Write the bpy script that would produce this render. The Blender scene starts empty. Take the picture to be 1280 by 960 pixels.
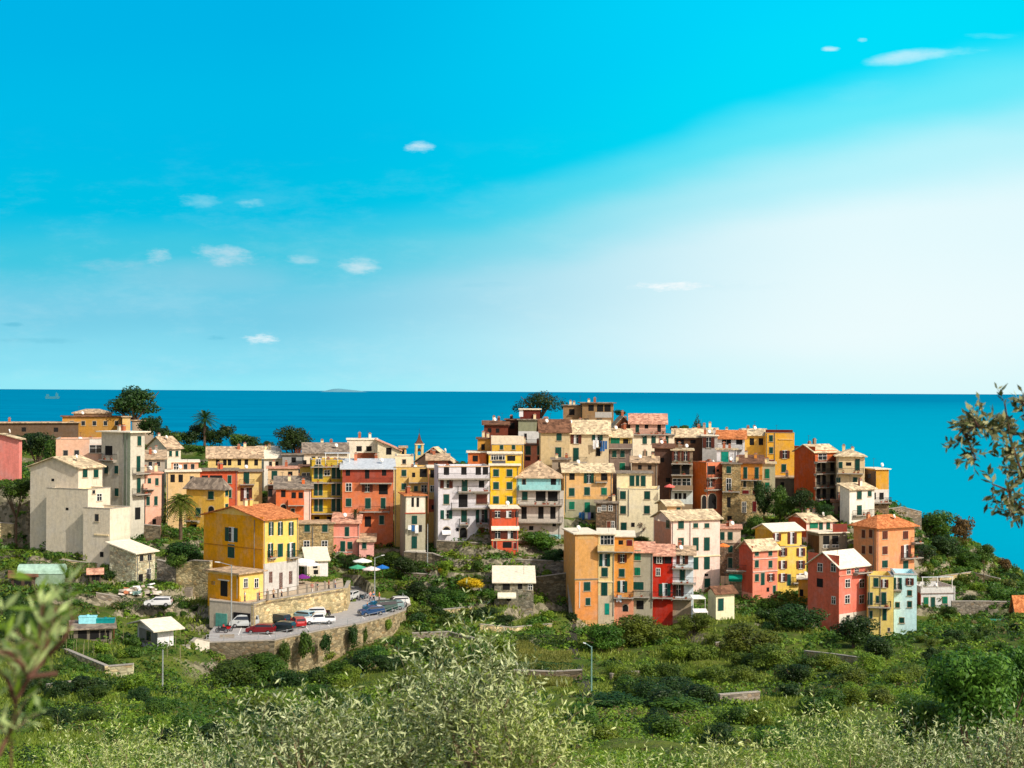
import bpy, math, random
import numpy as np
from mathutils import Vector, Matrix, Euler
R = math.radians
sc = bpy.context.scene
COL = sc.collection
F = 1758.0; CZ = 130.0
# ---------------------------------------------------------------- camera
cam_d = bpy.data.cameras.new('camera'); cam = bpy.data.objects.new('camera', cam_d); COL.objects.link(cam)
cam_d.sensor_width = 36; cam_d.lens = 36 * F / 1280; cam_d.clip_start = 0.1; cam_d.clip_end = 200000
PITCH = math.atan(7.2 / F); ROLL = R(0.30)
cam.matrix_world = Matrix.Translation((0, 0, CZ)) @ Matrix.Rotation(R(90) + PITCH, 4, 'X') @ Matrix.Rotation(ROLL, 4, 'Z')
cam_d.dof.use_dof = True; cam_d.dof.focus_distance = 235; cam_d.dof.aperture_fstop = 6.0
sc.camera = cam
RM = np.array(cam.matrix_world.to_3x3())
def ray(px, py):
    return RM @ np.array([(px - 640) / F, -(py - 480) / F, -1.0])
def at(px, py, Y):
    r = ray(px, py); t = Y / r[1]
    return np.array([r[0] * t, Y, CZ + r[2] * t])
def on_z(px, py, z):
    r = ray(px, py); t = (z - CZ) / r[2]
    return np.array([r[0] * t, r[1] * t, z])
# ---------------------------------------------------------------- light
SUN_EL = R(40); SUN_V = np.array([0.77, -0.64]); SUN_V = SUN_V / np.linalg.norm(SUN_V)
sd = bpy.data.lights.new('sun', 'SUN'); so = bpy.data.objects.new('sun', sd); COL.objects.link(so)
sd.energy = 3.5; sd.angle = R(0.5); sd.color = (1.0, 0.94, 0.84)
sv = Vector((SUN_V[0] * math.cos(SUN_EL), SUN_V[1] * math.cos(SUN_EL), math.sin(SUN_EL)))
so.rotation_euler = sv.to_track_quat('Z', 'Y').to_euler()
sc.view_settings.view_transform = 'Standard'; sc.view_settings.look = 'None'
sc.view_settings.exposure = 0.25; sc.view_settings.gamma = 1.0
sc.cycles.max_bounces = 5; sc.cycles.diffuse_bounces = 3; sc.cycles.glossy_bounces = 2; sc.cycles.transmission_bounces = 2
sc.cycles.transparent_max_bounces = 4; sc.cycles.use_denoising = True; sc.cycles.sample_clamp_indirect = 6
def lin(c):
    out = []
    for v in c:
        v = v / 255.0
        out.append(v / 12.92 if v <= 0.04045 else ((v + 0.055) / 1.055) ** 2.4)
    return out
W = bpy.data.worlds.new('World'); sc.world = W; W.use_nodes = True
def build_world():
    nt = W.node_tree; nt.nodes.clear(); N = nt.nodes.new; L = nt.links.new
    def sock(x, i):
        if isinstance(x, (int, float)): i.default_value = x
        else: L(x, i)
    def M(op, a, b=0.0, c=None, clamp=False):
        n = N('ShaderNodeMath'); n.operation = op; n.use_clamp = clamp
        sock(a, n.inputs[0]); sock(b, n.inputs[1])
        if c is not None: sock(c, n.inputs[2])
        return n.outputs[0]
    def SS(x, a, b):
        n = N('ShaderNodeMapRange'); n.interpolation_type = 'SMOOTHSTEP'; n.inputs[1].default_value = a; n.inputs[2].default_value = b
        sock(x, n.inputs[0]); return n.outputs[0]
    def MIX(f, a, b):
        n = N('ShaderNodeMix'); n.data_type = 'RGBA'; sock(f, n.inputs[0])
        for v, i in ((a, 6), (b, 7)):
            if isinstance(v, (tuple, list)): n.inputs[i].default_value = (*v[:3], 1)
            else: L(v, n.inputs[i])
        return n.outputs[2]
    tc = N('ShaderNodeTexCoord').outputs['Generated']
    sep = N('ShaderNodeSeparateXYZ'); L(tc, sep.inputs[0]); X, Y, Z = sep.outputs
    yc = M('MAXIMUM', Y, 0.05)
    u = M('DIVIDE', X, yc); v = M('DIVIDE', Z, yc)
    comb = N('ShaderNodeCombineXYZ'); L(u, comb.inputs[0]); L(M('MULTIPLY', v, 3.0), comb.inputs[1])
    def noise(scale, det=4, rough=0.55):
        n = N('ShaderNodeTexNoise'); n.inputs['Scale'].default_value = scale; n.inputs['Detail'].default_value = det
        n.inputs['Roughness'].default_value = rough; L(comb.outputs[0], n.inputs['Vector']); return n.outputs['Fac']
    n1 = noise(5, 4, .5); n2 = noise(42, 7, 0.68); n3 = noise(80, 6, 0.68); n4 = noise(9, 7, .7)
    bnd = M('ADD', 0.122, M('ADD', M('MULTIPLY', SS(u, -0.15, 0.42), 0.125), 0))
    w = M('DIVIDE', M('MULTIPLY', M('ADD', v, M('MULTIPLY', M('SUBTRACT', n1, 0.5), 0.035)), 0.13), bnd)
    def ramp(pts):
        n = N('ShaderNodeValToRGB'); n.color_ramp.interpolation = 'EASE'
        e = n.color_ramp.elements
        while len(e) < len(pts): e.new(0.5)
        for i, (p, c) in enumerate(pts):
            e[i].position = p / 0.3; e[i].color = (*lin(c), 1)
        L(M('DIVIDE', w, 0.3, clamp=True), n.inputs[0]); return n.outputs[0]
    left = ramp([(0, (150, 233, 247)), (.02, (140, 224, 243)), (.06, (120, 207, 232)), (.10, (66, 200, 226)), (.135, (0, 193, 229)), (.2, (0, 188, 232)), (.29, (0, 180, 231))])
    right = ramp([(0, (222, 250, 252)), (.025, (236, 252, 254)), (.07, (228, 250, 254)), (.095, (185, 243, 252)), (.118, (105, 234, 250)), (.14, (0, 222, 250)), (.19, (0, 216, 254))])
    col = MIX(SS(u, -0.20, 0.27), left, right)
    col = MIX(M('MULTIPLY', M('MULTIPLY', SS(n4, .46, .72), SS(v, .20, .04)), .13), col, (.80, .95, .97))
    def cloud(px, py, rx, ry, op, c=(240, 250, 253), nz=n2, tilt=0.0, amp=3.2):
        nonlocal col
        r = ray(px, py); u0 = r[0] / r[1]; v0 = r[2] / r[1]
        du = M('SUBTRACT', u, u0); dv = M('SUBTRACT', M('SUBTRACT', v, v0), M('MULTIPLY', du, tilt))
        a = M('MULTIPLY', du, F / rx); b = M('MULTIPLY', dv, F / ry)
        d = M('ADD', M('MULTIPLY', a, a), M('MULTIPLY', b, b))
        q = M('SUBTRACT', M('SUBTRACT', 1.0, d), M('MULTIPLY', M('SUBTRACT', nz, 0.42), amp))
        m = M('MULTIPLY', SS(q, -0.1, 1.3), op)
        col = MIX(m, col, tuple(lin(c)))
    cloud(523, 184, 24, 9, .65); cloud(252, 250, 34, 12, .5, (150, 222, 240)); cloud(312, 255, 24, 8, .6, (180, 232, 243))
    cloud(197, 322, 20, 15, .75, (200, 226, 238)); cloud(282, 320, 50, 17, .65, (205, 228, 240), tilt=-.05); cloud(255, 345, 150, 26, .28, (180, 215, 232), n1, 0, 1.2)
    cloud(375, 325, 26, 9, .5, (200, 230, 240)); cloud(447, 332, 36, 14, .7, (215, 236, 243)); cloud(140, 331, 60, 10, .3, (180, 215, 232))
    cloud(328, 424, 28, 9, .8, (245, 253, 255), n3); cloud(276, 423, 22, 5, .5, (60, 175, 205)); cloud(50, 426, 70, 5, .4, (100, 190, 215)); cloud(14, 406, 16, 4, .45, (70, 180, 210))
    cloud(840, 358, 62, 7, .9, (252, 255, 255), n3); cloud(905, 357, 110, 9, .2, (190, 230, 242)); cloud(610, 356, 60, 5, .25, (120, 205, 228))
    cloud(1133, 71, 62, 11, .6, (235, 250, 255), n2, .12, 1.2); cloud(1195, 66, 50, 8, .35, (160, 240, 252), n2, .12); cloud(1037, 61, 14, 4, .6); cloud(1077, 50, 8, 4, .6)
    cloud(1080, 115, 60, 18, .14, (160, 240, 252), n2, .1, 1.6); cloud(1240, 45, 40, 5, .2, (160, 240, 252))
    sky = N('ShaderNodeTexSky'); sky.sky_type = 'NISHITA'; sky.sun_disc = False
    sky.sun_elevation = SUN_EL; sky.sun_rotation = math.atan2(SUN_V[0], SUN_V[1]); sky.air_density = 1.0; sky.dust_density = 1.5; sky.altitude = 130
    sc10 = N('ShaderNodeVectorMath'); sc10.operation = 'SCALE'; L(col, sc10.inputs[0]); sc10.inputs[3].default_value = 6.0
    front = M('MULTIPLY', SS(Y, 0.25, 0.75), SS(Z, 0.6, 0.32))
    wt = N('ShaderNodeVectorMath'); wt.operation = 'MULTIPLY'; L(sky.outputs[0], wt.inputs[0]); wt.inputs[1].default_value = (1.30, 1.04, .86)
    fin = MIX(front, wt.outputs[0], sc10.outputs[0])
    bg = N('ShaderNodeBackground'); bg.inputs[1].default_value = 0.14; L(fin, bg.inputs[0])
    o = N('ShaderNodeOutputWorld'); L(bg.outputs[0], o.inputs[0])
build_world()
# ---------------------------------------------------------------- materials
MATS = {}
class NB:
    def __init__(s, name):
        s.m = bpy.data.materials.new(name); s.m.use_nodes = True; s.nt = s.m.node_tree
        s.b = s.nt.nodes['Principled BSDF']; s.out = s.nt.nodes['Material Output']
        s.b.inputs['Specular IOR Level'].default_value = 0.25
    def n(s, t, **k):
        n = s.nt.nodes.new(t)
        for a, b in k.items(): setattr(n, a, b)
        return n
    def l(s, a, b): s.nt.links.new(a, b)
    def coord(s, scale=(1, 1, 1), kind='Object'):
        t = s.n('ShaderNodeTexCoord'); mp = s.n('ShaderNodeMapping'); mp.inputs['Scale'].default_value = scale
        s.l(t.outputs[kind], mp.inputs[0]); return mp.outputs[0]
    def noise(s, v, scale, det=4, rough=.6):
        n = s.n('ShaderNodeTexNoise'); n.inputs['Scale'].default_value = scale; n.inputs['Detail'].default_value = det
        n.inputs['Roughness'].default_value = rough; s.l(v, n.inputs['Vector']); return n.outputs['Fac']
    def mapr(s, x, a, b, c, d):
        n = s.n('ShaderNodeMapRange'); s.l(x, n.inputs[0])
        for i, q in enumerate((a, b, c, d)): n.inputs[i + 1].default_value = q
        return n.outputs[0]
    def mix(s, f, a, b, bt='MIX'):
        n = s.n('ShaderNodeMix', data_type='RGBA', blend_type=bt)
        for v, i in ((f, 0), (a, 6), (b, 7)):
            if isinstance(v, (int, float)): n.inputs[i].default_value = v
            elif isinstance(v, (tuple, list)): n.inputs[i].default_value = (*v[:3], 1)
            else: s.l(v, n.inputs[i])
        return n.outputs[2]
    def bump(s, h, st, dist=.1):
        n = s.n('ShaderNodeBump'); n.inputs['Strength'].default_value = st; n.inputs['Distance'].default_value = dist
        s.l(h, n.inputs['Height']); s.l(n.outputs[0], s.b.inputs['Normal'])
    def base(s, c):
        if isinstance(c, (tuple, list)): s.b.inputs['Base Color'].default_value = (*c[:3], 1)
        else: s.l(c, s.b.inputs['Base Color'])
def plain(key, c, rough=.6, metal=0, spec=.3, var=.25):
    if key in MATS: return MATS[key]
    nb = NB(key); c = lin(c)
    v = nb.coord(); f = nb.noise(v, 2.2, 5)
    nb.base(nb.mix(nb.mapr(f, .3, .7, 0, 1), tuple(x * (1 - var) for x in c), tuple(min(1, x * (1 + var * .6)) for x in c)))
    nb.b.inputs['Roughness'].default_value = rough; nb.b.inputs['Metallic'].default_value = metal; nb.b.inputs['Specular IOR Level'].default_value = spec
    MATS[key] = nb.m; return nb.m
def plaster(c):
    L_ = .3 * c[0] + .55 * c[1] + .15 * c[2]; c = tuple(int(v * .88 + L_ * .12) for v in c)
    key = 'plaster_%d_%d_%d' % tuple(c)
    if key in MATS: return MATS[key]
    nb = NB(key); c = lin(c)
    v = nb.coord()
    blot = nb.noise(v, .45, 6, .65); strk = nb.noise(nb.coord((1.7, 1.7, .30)), 1.0, 6, .7); fine = nb.noise(v, 6, 4)
    dark = tuple(x * .55 for x in c); g0 = sum(c) / 3; fade = tuple(min(.85, x * .55 + g0 * .40 + .03) for x in c)
    col = nb.mix(nb.mapr(blot, .47, .70, 0, .65), c, fade)
    col = nb.mix(nb.mapr(strk, .50, .78, 0, .55), col, tuple(x * y for x, y in zip(dark, (.95, .9, .85))))
    mid_ = nb.noise(v, 1.5, 6, .7); col = nb.mix(nb.mapr(mid_, .42, .68, 0, .44), col, tuple(x * .5 for x in c))
    col = nb.mix(nb.mapr(fine, .35, .65, .0, .16), col, dark)
    nb.base(col); nb.b.inputs['Roughness'].default_value = .9; nb.b.inputs['Specular IOR Level'].default_value = .12
    nb.bump(fine, .25, .05)
    MATS[key] = nb.m; return nb.m
def stone(c, scale=2.2, mortar=.45, key=None):
    key = key or 'stone_%d_%d_%d_%g' % (*c, scale)
    if key in MATS: return MATS[key]
    nb = NB(key); c = lin(c)
    v = nb.coord((1, 1, 1.7))
    vo = nb.n('ShaderNodeTexVoronoi'); vo.inputs['Scale'].default_value = scale; nb.l(v, vo.inputs['Vector'])
    ve = nb.n('ShaderNodeTexVoronoi', feature='DISTANCE_TO_EDGE'); ve.inputs['Scale'].default_value = scale; nb.l(v, ve.inputs['Vector'])
    sep = nb.n('ShaderNodeSeparateColor'); nb.l(vo.outputs['Color'], sep.inputs[0])
    col = nb.mix(sep.outputs[0], tuple(x * .5 for x in c), tuple(min(.8, x * 1.45) for x in c))
    col = nb.mix(nb.mapr(sep.outputs[1], .6, 1, 0, .5), col, (c[0] * 1.3, c[1] * 1.0, c[2] * .7))
    big = nb.noise(nb.coord(), .35, 5, .65)
    col = nb.mix(nb.mapr(big, .5, .7, 0, .6), col, (c[0] * .38, c[1] * .42, c[2] * .33))
    col = nb.mix(nb.mapr(ve.outputs['Distance'], .0, .09, .75, 0), col, tuple(x * mortar for x in c))
    nb.base(col); nb.b.inputs['Roughness'].default_value = .95; nb.b.inputs['Specular IOR Level'].default_value = .1
    nb.bump(ve.outputs['Distance'], .8, .12)
    MATS[key] = nb.m; return nb.m
def roofing(c, kind='slab'):
    key = 'roof_%s_%d_%d_%d' % (kind, *c)
    if key in MATS: return MATS[key]
    nb = NB(key); c = lin(c)
    vo = nb.n('ShaderNodeTexVoronoi'); vo.inputs['Scale'].default_value = 1.9 if kind == 'slab' else 3.2; nb.l(nb.coord(), vo.inputs['Vector'])
    sep = nb.n('ShaderNodeSeparateColor'); nb.l(vo.outputs['Color'], sep.inputs[0])
    lo, hi = ((.52, .5, .5), (1.35, 1.3, 1.25)) if kind == 'slab' else ((.6, .5, .45), (1.2, 1.25, 1.3))
    col = nb.mix(sep.outputs[0], tuple(x * y for x, y in zip(c, lo)), tuple(min(.85, x * y) for x, y in zip(c, hi)))
    big = nb.noise(nb.coord(), .6, 5, .7)
    col = nb.mix(nb.mapr(big, .48, .72, 0, .65), col, tuple(x * .45 for x in c))
    nb.base(col); nb.b.inputs['Roughness'].default_value = .9; nb.b.inputs['Specular IOR Level'].default_value = .12
    nb.bump(sep.outputs[2], .8, .08)
    MATS[key] = nb.m; return nb.m
def leafmat(key, c1, c2, under=None, trans=.35, nscale=.6, spec=.3, rough=.5):
    if key in MATS: return MATS[key]
    nb = NB(key)
    geo = nb.n('ShaderNodeNewGeometry'); oi = nb.n('ShaderNodeObjectInfo')
    nz = nb.noise(nb.coord(kind='Object'), nscale, 3)
    f = nb.n('ShaderNodeMath', operation='MULTIPLY_ADD'); nb.l(geo.outputs['Random Per Island'], f.inputs[0]); f.inputs[1].default_value = .55
    nb.l(nb.mapr(nz, .38, .62, 0, .5), f.inputs[2])
    col = nb.mix(f.outputs[0], c1, c2)
    hs = nb.n('ShaderNodeHueSaturation'); nb.l(col, hs.inputs['Color']); nb.l(nb.mapr(oi.outputs['Random'], 0, 1, .75, 1.3), hs.inputs['Value'])
    nb.l(nb.mapr(oi.outputs['Random'], 0, 1, .485, .515), hs.inputs['Hue'])
    col = hs.outputs[0]
    if under is not None: col = nb.mix(geo.outputs['Backfacing'], col, under)
    nb.base(col); nb.b.inputs['Roughness'].default_value = rough; nb.b.inputs['Specular IOR Level'].default_value = spec
    if trans > 0:
        t = nb.n('ShaderNodeBsdfTranslucent'); nb.l(col, t.inputs[0])
        mx = nb.n('ShaderNodeMixShader'); mx.inputs[0].default_value = trans
        nb.l(nb.b.outputs[0], mx.inputs[1]); nb.l(t.outputs[0], mx.inputs[2]); nb.l(mx.outputs[0], nb.out.inputs[0])
    MATS[key] = nb.m; return nb.m
# ---------------------------------------------------------------- object helpers
def setp(o, label=None, cat=None, group=None, kind=None):
    if label: o['label'] = label
    if cat: o['category'] = cat
    if group: o['group'] = group
    if kind: o['kind'] = kind
    return o
def empty(name, loc=(0, 0, 0), rz=0, label=None, cat=None, group=None):
    o = bpy.data.objects.new(name, None); COL.objects.link(o); o.location = loc; o.rotation_euler = (0, 0, rz); o.empty_display_size = .2
    return setp(o, label, cat, group)
class MB:
    def __init__(s): s.v = []; s.f = []; s.mi = []; s.mats = []
    def m(s, mat):
        if mat not in s.mats: s.mats.append(mat)
        return s.mats.index(mat)
    def poly(s, pts, mat): 
        k = len(s.v); s.v += [tuple(p) for p in pts]; s.f.append(tuple(range(k, k + len(pts)))); s.mi.append(s.m(mat))
    def hexa(s, p, mat):     # 8 points: bottom 4 ccw, top 4 ccw
        k = len(s.v); s.v += [tuple(q) for q in p]; i = s.m(mat)
        for f in ((3, 2, 1, 0), (4, 5, 6, 7), (0, 1, 5, 4), (1, 2, 6, 5), (2, 3, 7, 6), (3, 0, 4, 7)):
            s.f.append(tuple(k + a for a in f)); s.mi.append(i)
        return s
    def box(s, x0, x1, y0, y1, z0, z1, mat):
        if x0 > x1: x0, x1 = x1, x0
        if y0 > y1: y0, y1 = y1, y0
        if z0 > z1: z0, z1 = z1, z0
        return s.hexa([(x0, y0, z0), (x1, y0, z0), (x1, y1, z0), (x0, y1, z0), (x0, y0, z1), (x1, y0, z1), (x1, y1, z1), (x0, y1, z1)], mat)
    def prism(s, ring0, ring1, mat, caps=True):
        n = len(ring0); k = len(s.v); s.v += [tuple(q) for q in ring0] + [tuple(q) for q in ring1]; i = s.m(mat)
        for a in range(n):
            b = (a + 1) % n; s.f.append((k + a, k + b, k + n + b, k + n + a)); s.mi.append(i)
        if caps:
            s.f.append(tuple(range(k + n - 1, k - 1, -1))); s.mi.append(i); s.f.append(tuple(range(k + n, k + 2 * n))); s.mi.append(i)
        return s
    def tube(s, p, q, r0, r1, mat, n=6):
        p = Vector(p); q = Vector(q); d = (q - p)
        if d.length < 1e-6: return s
        d.normalize(); a = d.orthogonal().normalized(); b = d.cross(a)
        ra = [p + (a * math.cos(2 * math.pi * i / n) + b * math.sin(2 * math.pi * i / n)) * r0 for i in range(n)]
        rb = [q + (a * math.cos(2 * math.pi * i / n) + b * math.sin(2 * math.pi * i / n)) * r1 for i in range(n)]
        return s.prism(ra, rb, mat)
    def mesh(s, name, smooth=False):
        me = bpy.data.meshes.new(name); me.from_pydata(s.v, [], s.f)
        for m in s.mats: me.materials.append(m)
        me.polygons.foreach_set('material_index', s.mi)
        if smooth: me.polygons.foreach_set('use_smooth', [True] * len(s.f))
        me.update(); return me
    def build(s, name, parent=None, smooth=False, loc=None):
        if not s.v: return None
        o = bpy.data.objects.new(name, s.mesh(name, smooth)); COL.objects.link(o)
        if parent: o.parent = parent
        if loc is not None: o.location = loc
        return o
def npmesh(name, V, Fq, mats, mi=None, smooth=False):
    """V (n,3); Fq (m,4) quads or (m,3)"""
    me = bpy.data.meshes.new(name); k = Fq.shape[1]
    me.vertices.add(len(V)); me.vertices.foreach_set('co', np.asarray(V, dtype=np.float32).ravel())
    me.loops.add(Fq.size); me.loops.foreach_set('vertex_index', Fq.astype(np.int32).ravel())
    me.polygons.add(len(Fq)); me.polygons.foreach_set('loop_start', np.arange(0, Fq.size, k, dtype=np.int32))
    for m in mats: me.materials.append(m)
    if mi is not None: me.polygons.foreach_set('material_index', np.asarray(mi, dtype=np.int32))
    if smooth: me.polygons.foreach_set('use_smooth', np.ones(len(Fq), dtype=bool))
    me.update(calc_edges=True); return me
def obj(name, me, parent=None, loc=None, rz=None, scale=None):
    o = bpy.data.objects.new(name, me); COL.objects.link(o)
    if parent: o.parent = parent
    if loc is not None: o.location = loc
    if rz is not None: o.rotation_euler = (0, 0, rz)
    if scale is not None: o.scale = scale
    return o
def copy_tree(o, parent=None):
    c = o.copy(); COL.objects.link(c); c.parent = parent
    for ch in list(o.children):
        copy_tree(ch, c)
    return c
# ---------------------------------------------------------------- terrain
TC = [-200, 0, 100, 200, 300, 400, 500, 600, 700, 800, 900, 1000, 1100, 1200, 1300, 1500]
TD = {
 80:  [955, 955, 955, 955, 955, 960, 962, 962, 960, 958, 955, 955, 955, 955, 950, 945],
 110: [915, 915, 910, 915, 925, 930, 935, 930, 925, 920, 920, 920, 920, 915, 910, 905],
 140: [880, 880, 872, 885, 900, 905, 905, 895, 888, 888, 888, 885, 885, 880, 875, 870],
 170: [835, 835, 835, 850, 872, 872, 865, 860, 860, 865, 862, 860, 855, 850, 845, 840],
 190: [790, 795, 800, 825, 848, 848, 830, 835, 843, 847, 845, 838, 832, 825, 818, 812],
 200: [768, 772, 775, 800, 838, 838, 812, 815, 828, 835, 832, 825, 818, 808, 800, 795],
 215: [745, 745, 748, 762, 765, 790, 790, 790, 806, 814, 808, 802, 802, 790, 785, 780],
 235: [705, 705, 708, 725, 740, 740, 745, 748, 770, 784, 772, 775, 792, 775, 768, 765],
 255: [665, 665, 672, 690, 700, 700, 705, 700, 715, 740, 732, 722, 742, 745, 745, 745],
 275: [635, 635, 642, 655, 658, 655, 655, 648, 655, 682, 680, 672, 685, 708, 732, 735],
 300: [600, 600, 605, 610, 615, 612, 610, 602, 598, 612, 626, 625, 640, 680, 722, 725],
 330: [560, 560, 563, 562, 563, 574, 582, 580, 550, 560, 580, 588, 625, 676, 735, 745],
 360: [540, 540, 541, 553, 560, 574, 590, 585, 525, 545, 560, 580, 640, 700, 760, 775],
 400: [545, 545, 548, 580, 585, 590, 610, 605, 545, 562, 580, 610, 665, 705, 755, 780]}
NEARZ = {0.5: 128.35, 2: 128.3, 8: 125.6, 15: 122.0, 22: 119.5, 40: 114.5, 60: 110.5}
FARZ = {460: 62, 540: 15, 620: -12, 900: -14}
def horz(px): return 480 + 7.2 + (px - 640) * math.tan(ROLL)
TR = sorted(list(NEARZ) + list(TD) + list(FARZ))
TZ = np.zeros((len(TR), len(TC)))
for i_, d_ in enumerate(TR):
    for j_, p_ in enumerate(TC):
        if d_ in NEARZ: TZ[i_, j_] = NEARZ[d_]
        elif d_ in FARZ: TZ[i_, j_] = FARZ[d_]
        else: TZ[i_, j_] = CZ - (TD[d_][j_] - horz(p_)) * d_ / F
TRa = np.array(TR, float); TCa = np.array(TC, float)
def vnoise(x, y, s, seed=0):
    x = np.asarray(x, float) / s; y = np.asarray(y, float) / s
    xi = np.floor(x).astype(np.int64); yi = np.floor(y).astype(np.int64); fx = x - xi; fy = y - yi
    fx = fx * fx * (3 - 2 * fx); fy = fy * fy * (3 - 2 * fy)
    def h(a, b):
        n = (a * 374761393 + b * 668265263 + seed * 144269) & 0xffffffff
        n = ((n ^ (n >> 13)) * 1274126177) & 0xffffffff
        return ((n ^ (n >> 16)) & 0xffff) / 65535.0
    return (h(xi, yi) * (1 - fx) + h(xi + 1, yi) * fx) * (1 - fy) + (h(xi, yi + 1) * (1 - fx) + h(xi + 1, yi + 1) * fx) * fy
def grid_z(x, y):
    x = np.asarray(x, float); y = np.asarray(y, float)
    yy = np.clip(y, TRa[0], TRa[-1] - 1e-3); px = np.clip(640 + F * x / np.maximum(yy, 1), TCa[0], TCa[-1] - 1e-3)
    i = np.clip(np.searchsorted(TRa, yy, side='right') - 1, 0, len(TRa) - 2); j = np.clip(np.searchsorted(TCa, px, side='right') - 1, 0, len(TCa) - 2)
    a = (yy - TRa[i]) / (TRa[i + 1] - TRa[i]); b = (px - TCa[j]) / (TCa[j + 1] - TCa[j]); b = b * b * (3 - 2 * b)
    return (TZ[i, j] * (1 - b) + TZ[i, j + 1] * b) * (1 - a) + (TZ[i + 1, j] * (1 - b) + TZ[i + 1, j + 1] * b) * a
CORR = []     # (x, y, dz)
FLATS = []    # (poly xy, z)
def in_poly(x, y, poly):
    x = np.asarray(x, float); y = np.asarray(y, float); r = np.zeros(np.broadcast(x, y).shape, bool)
    n = len(poly)
    for k in range(n):
        x0, y0 = poly[k][:2]; x1, y1 = poly[(k + 1) % n][:2]
        c = ((y0 > y) != (y1 > y)) & (x < (x1 - x0) * (y - y0) / ((y1 - y0) if y1 != y0 else 1e-9) + x0)
        r ^= c
    return r
def terr_raw(x, y):
    z = grid_z(x, y)
    if CORR:
        num = np.zeros_like(z); den = np.zeros_like(z)
        for cx, cy, dz in CORR:
            g = np.exp(-((x - cx) ** 2 + (y - cy) ** 2) / (2 * 5.5 ** 2)); num += g * dz; den += g
        z = z + num / np.maximum(den, 1.0)
    h_ = 1.7; q_ = z / h_; f_ = q_ - np.floor(q_); g_ = np.clip((f_ - .62) / .38, 0, 1); g_ = g_ * g_ * (3 - 2 * g_)
    z = z + ((np.floor(q_) + g_) * h_ + .35 - z) * np.clip((y - 203) / 8, 0, 1) * np.clip((340 - y) / 20, 0, 1)
    return z
def terr(x, y, steps=True):
    x = np.asarray(x, float); y = np.asarray(y, float); sh = np.broadcast(x, y).shape
    x = np.broadcast_to(x, sh); y = np.broadcast_to(y, sh)
    z = terr_raw(x, y)
    for poly, fz in FLATS:
        z = np.where(in_poly(x, y, poly), fz, z)
    return z
def tz(x, y): return float(terr(x, y))
def hit(px, py, d0=20.0, d1=420.0):
    """first point of the ground seen at a photo pixel"""
    r = ray(px, py); ys = np.arange(d0, d1, 0.5); x = ys * r[0] / r[1]; z = CZ + ys * r[2] / r[1]
    g = terr(x, ys); w = np.nonzero(z <= g)[0]
    if len(w) == 0: return np.array([x[-1], ys[-1], g[-1]])
    k = w[0]; return np.array([x[k], ys[k], g[k]])
# parking terrace and promenade terrace as flat ground
ZR = 95.3; ZP = 98.6
ROAD = [on_z(px, py, ZR)[:2] for px, py in [(260, 804), (345, 801), (400, 789), (450, 780), (480, 772), (503, 764), (506, 757), (500, 748), (470, 742), (455, 738), (425, 738), (432, 752), (428, 765), (375, 774), (320, 786), (268, 783), (262, 790)]]
ROADX = [on_z(px, py, ZR)[:2] for px, py in [(468, 744), (456, 736), (452, 732), (428, 732), (424, 740)]]
PROM = [on_z(px, py, ZP)[:2] for px, py in [(262, 752), (318, 757), (332, 753), (372, 747), (430, 737), (428, 722), (376, 726), (372, 716), (330, 712), (262, 716)]]
def inset(poly, d):
    c = np.mean(np.array(poly), axis=0); out = []
    n = len(poly)
    A = sum(poly[k][0] * poly[(k + 1) % n][1] - poly[(k + 1) % n][0] * poly[k][1] for k in range(n)); s = 1 if A > 0 else -1
    for k in range(n):
        p0 = np.array(poly[k - 1]); p1 = np.array(poly[k]); p2 = np.array(poly[(k + 1) % n])
        e1 = (p1 - p0) / np.linalg.norm(p1 - p0); e2 = (p2 - p1) / np.linalg.norm(p2 - p1)
        nrm = np.array([-e1[1] - e2[1], e1[0] + e2[0]]) * s; nrm /= max(np.linalg.norm(nrm), 1e-6); out.append(p1 + nrm * d)
    return out
def slab(name, poly, z, th, mat, parent=None):
    m = MB(); n = len(poly)
    A = sum(poly[k][0] * poly[(k + 1) % n][1] - poly[(k + 1) % n][0] * poly[k][1] for k in range(n))
    P = list(poly) if A > 0 else list(poly)[::-1]
    m.prism([(p[0], p[1], z - th) for p in P], [(p[0], p[1], z) for p in P], mat)
    return m.build(name, parent)
# ---------------------------------------------------------------- building kit
GREEN = plain('shutter_green', (0, 66, 56), .55); GREEN2 = plain('shutter_green_bright', (0, 110, 80), .55); BROWN = plain('shutter_brown', (92, 44, 30), .6)
DARKRED = plain('shutter_red', (110, 25, 25), .6); WHITE = plain('paint_white', (232, 230, 222), .6, var=.12); FRAME = plain('stone_frame', (185, 172, 148), .8)
IRON = plain('iron_rail', (38, 38, 38), .5); CONC = plain('concrete_slab', (165, 158, 145), .9); GREYP = plain('grey_paint', (130, 130, 125), .7)
TEAL = plain('teal_paint', (0, 140, 120), .5); WOOD = plain('old_wood', (110, 72, 45), .8); DARK = plain('dark_opening', (22, 22, 22), .9, var=.1)
CURT = plain('curtain', (215, 220, 220), .8, var=.1); BRICKC = plain('brick_chimney', (165, 95, 65), .9); CREAMP = plain('cream_trim', (235, 215, 170), .85)
gb = NB('window_glass'); gb.base((.018, .024, .03)); gb.b.inputs['Roughness'].default_value = .08; gb.b.inputs['Specular IOR Level'].default_value = .6; GLASS = gb.m
SLABR = roofing((190, 168, 138)); SLABL = roofing((216, 195, 160)); GREYR = roofing((142, 132, 118)); TILE = roofing((205, 130, 80), 'tile'); BROWNR = roofing((120, 88, 68)); PINKR = roofing((215, 160, 135)); METR = plain('metal_sheet', (205, 212, 215), .45, .2); PALER = plain('pale_roof_sheet', (235, 225, 200), .8)
ROOFM = dict(s=SLABR, l=SLABL, g=GREYR, t=TILE, b=BROWNR, p=PINKR, m=METR, w=PALER)
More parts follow.
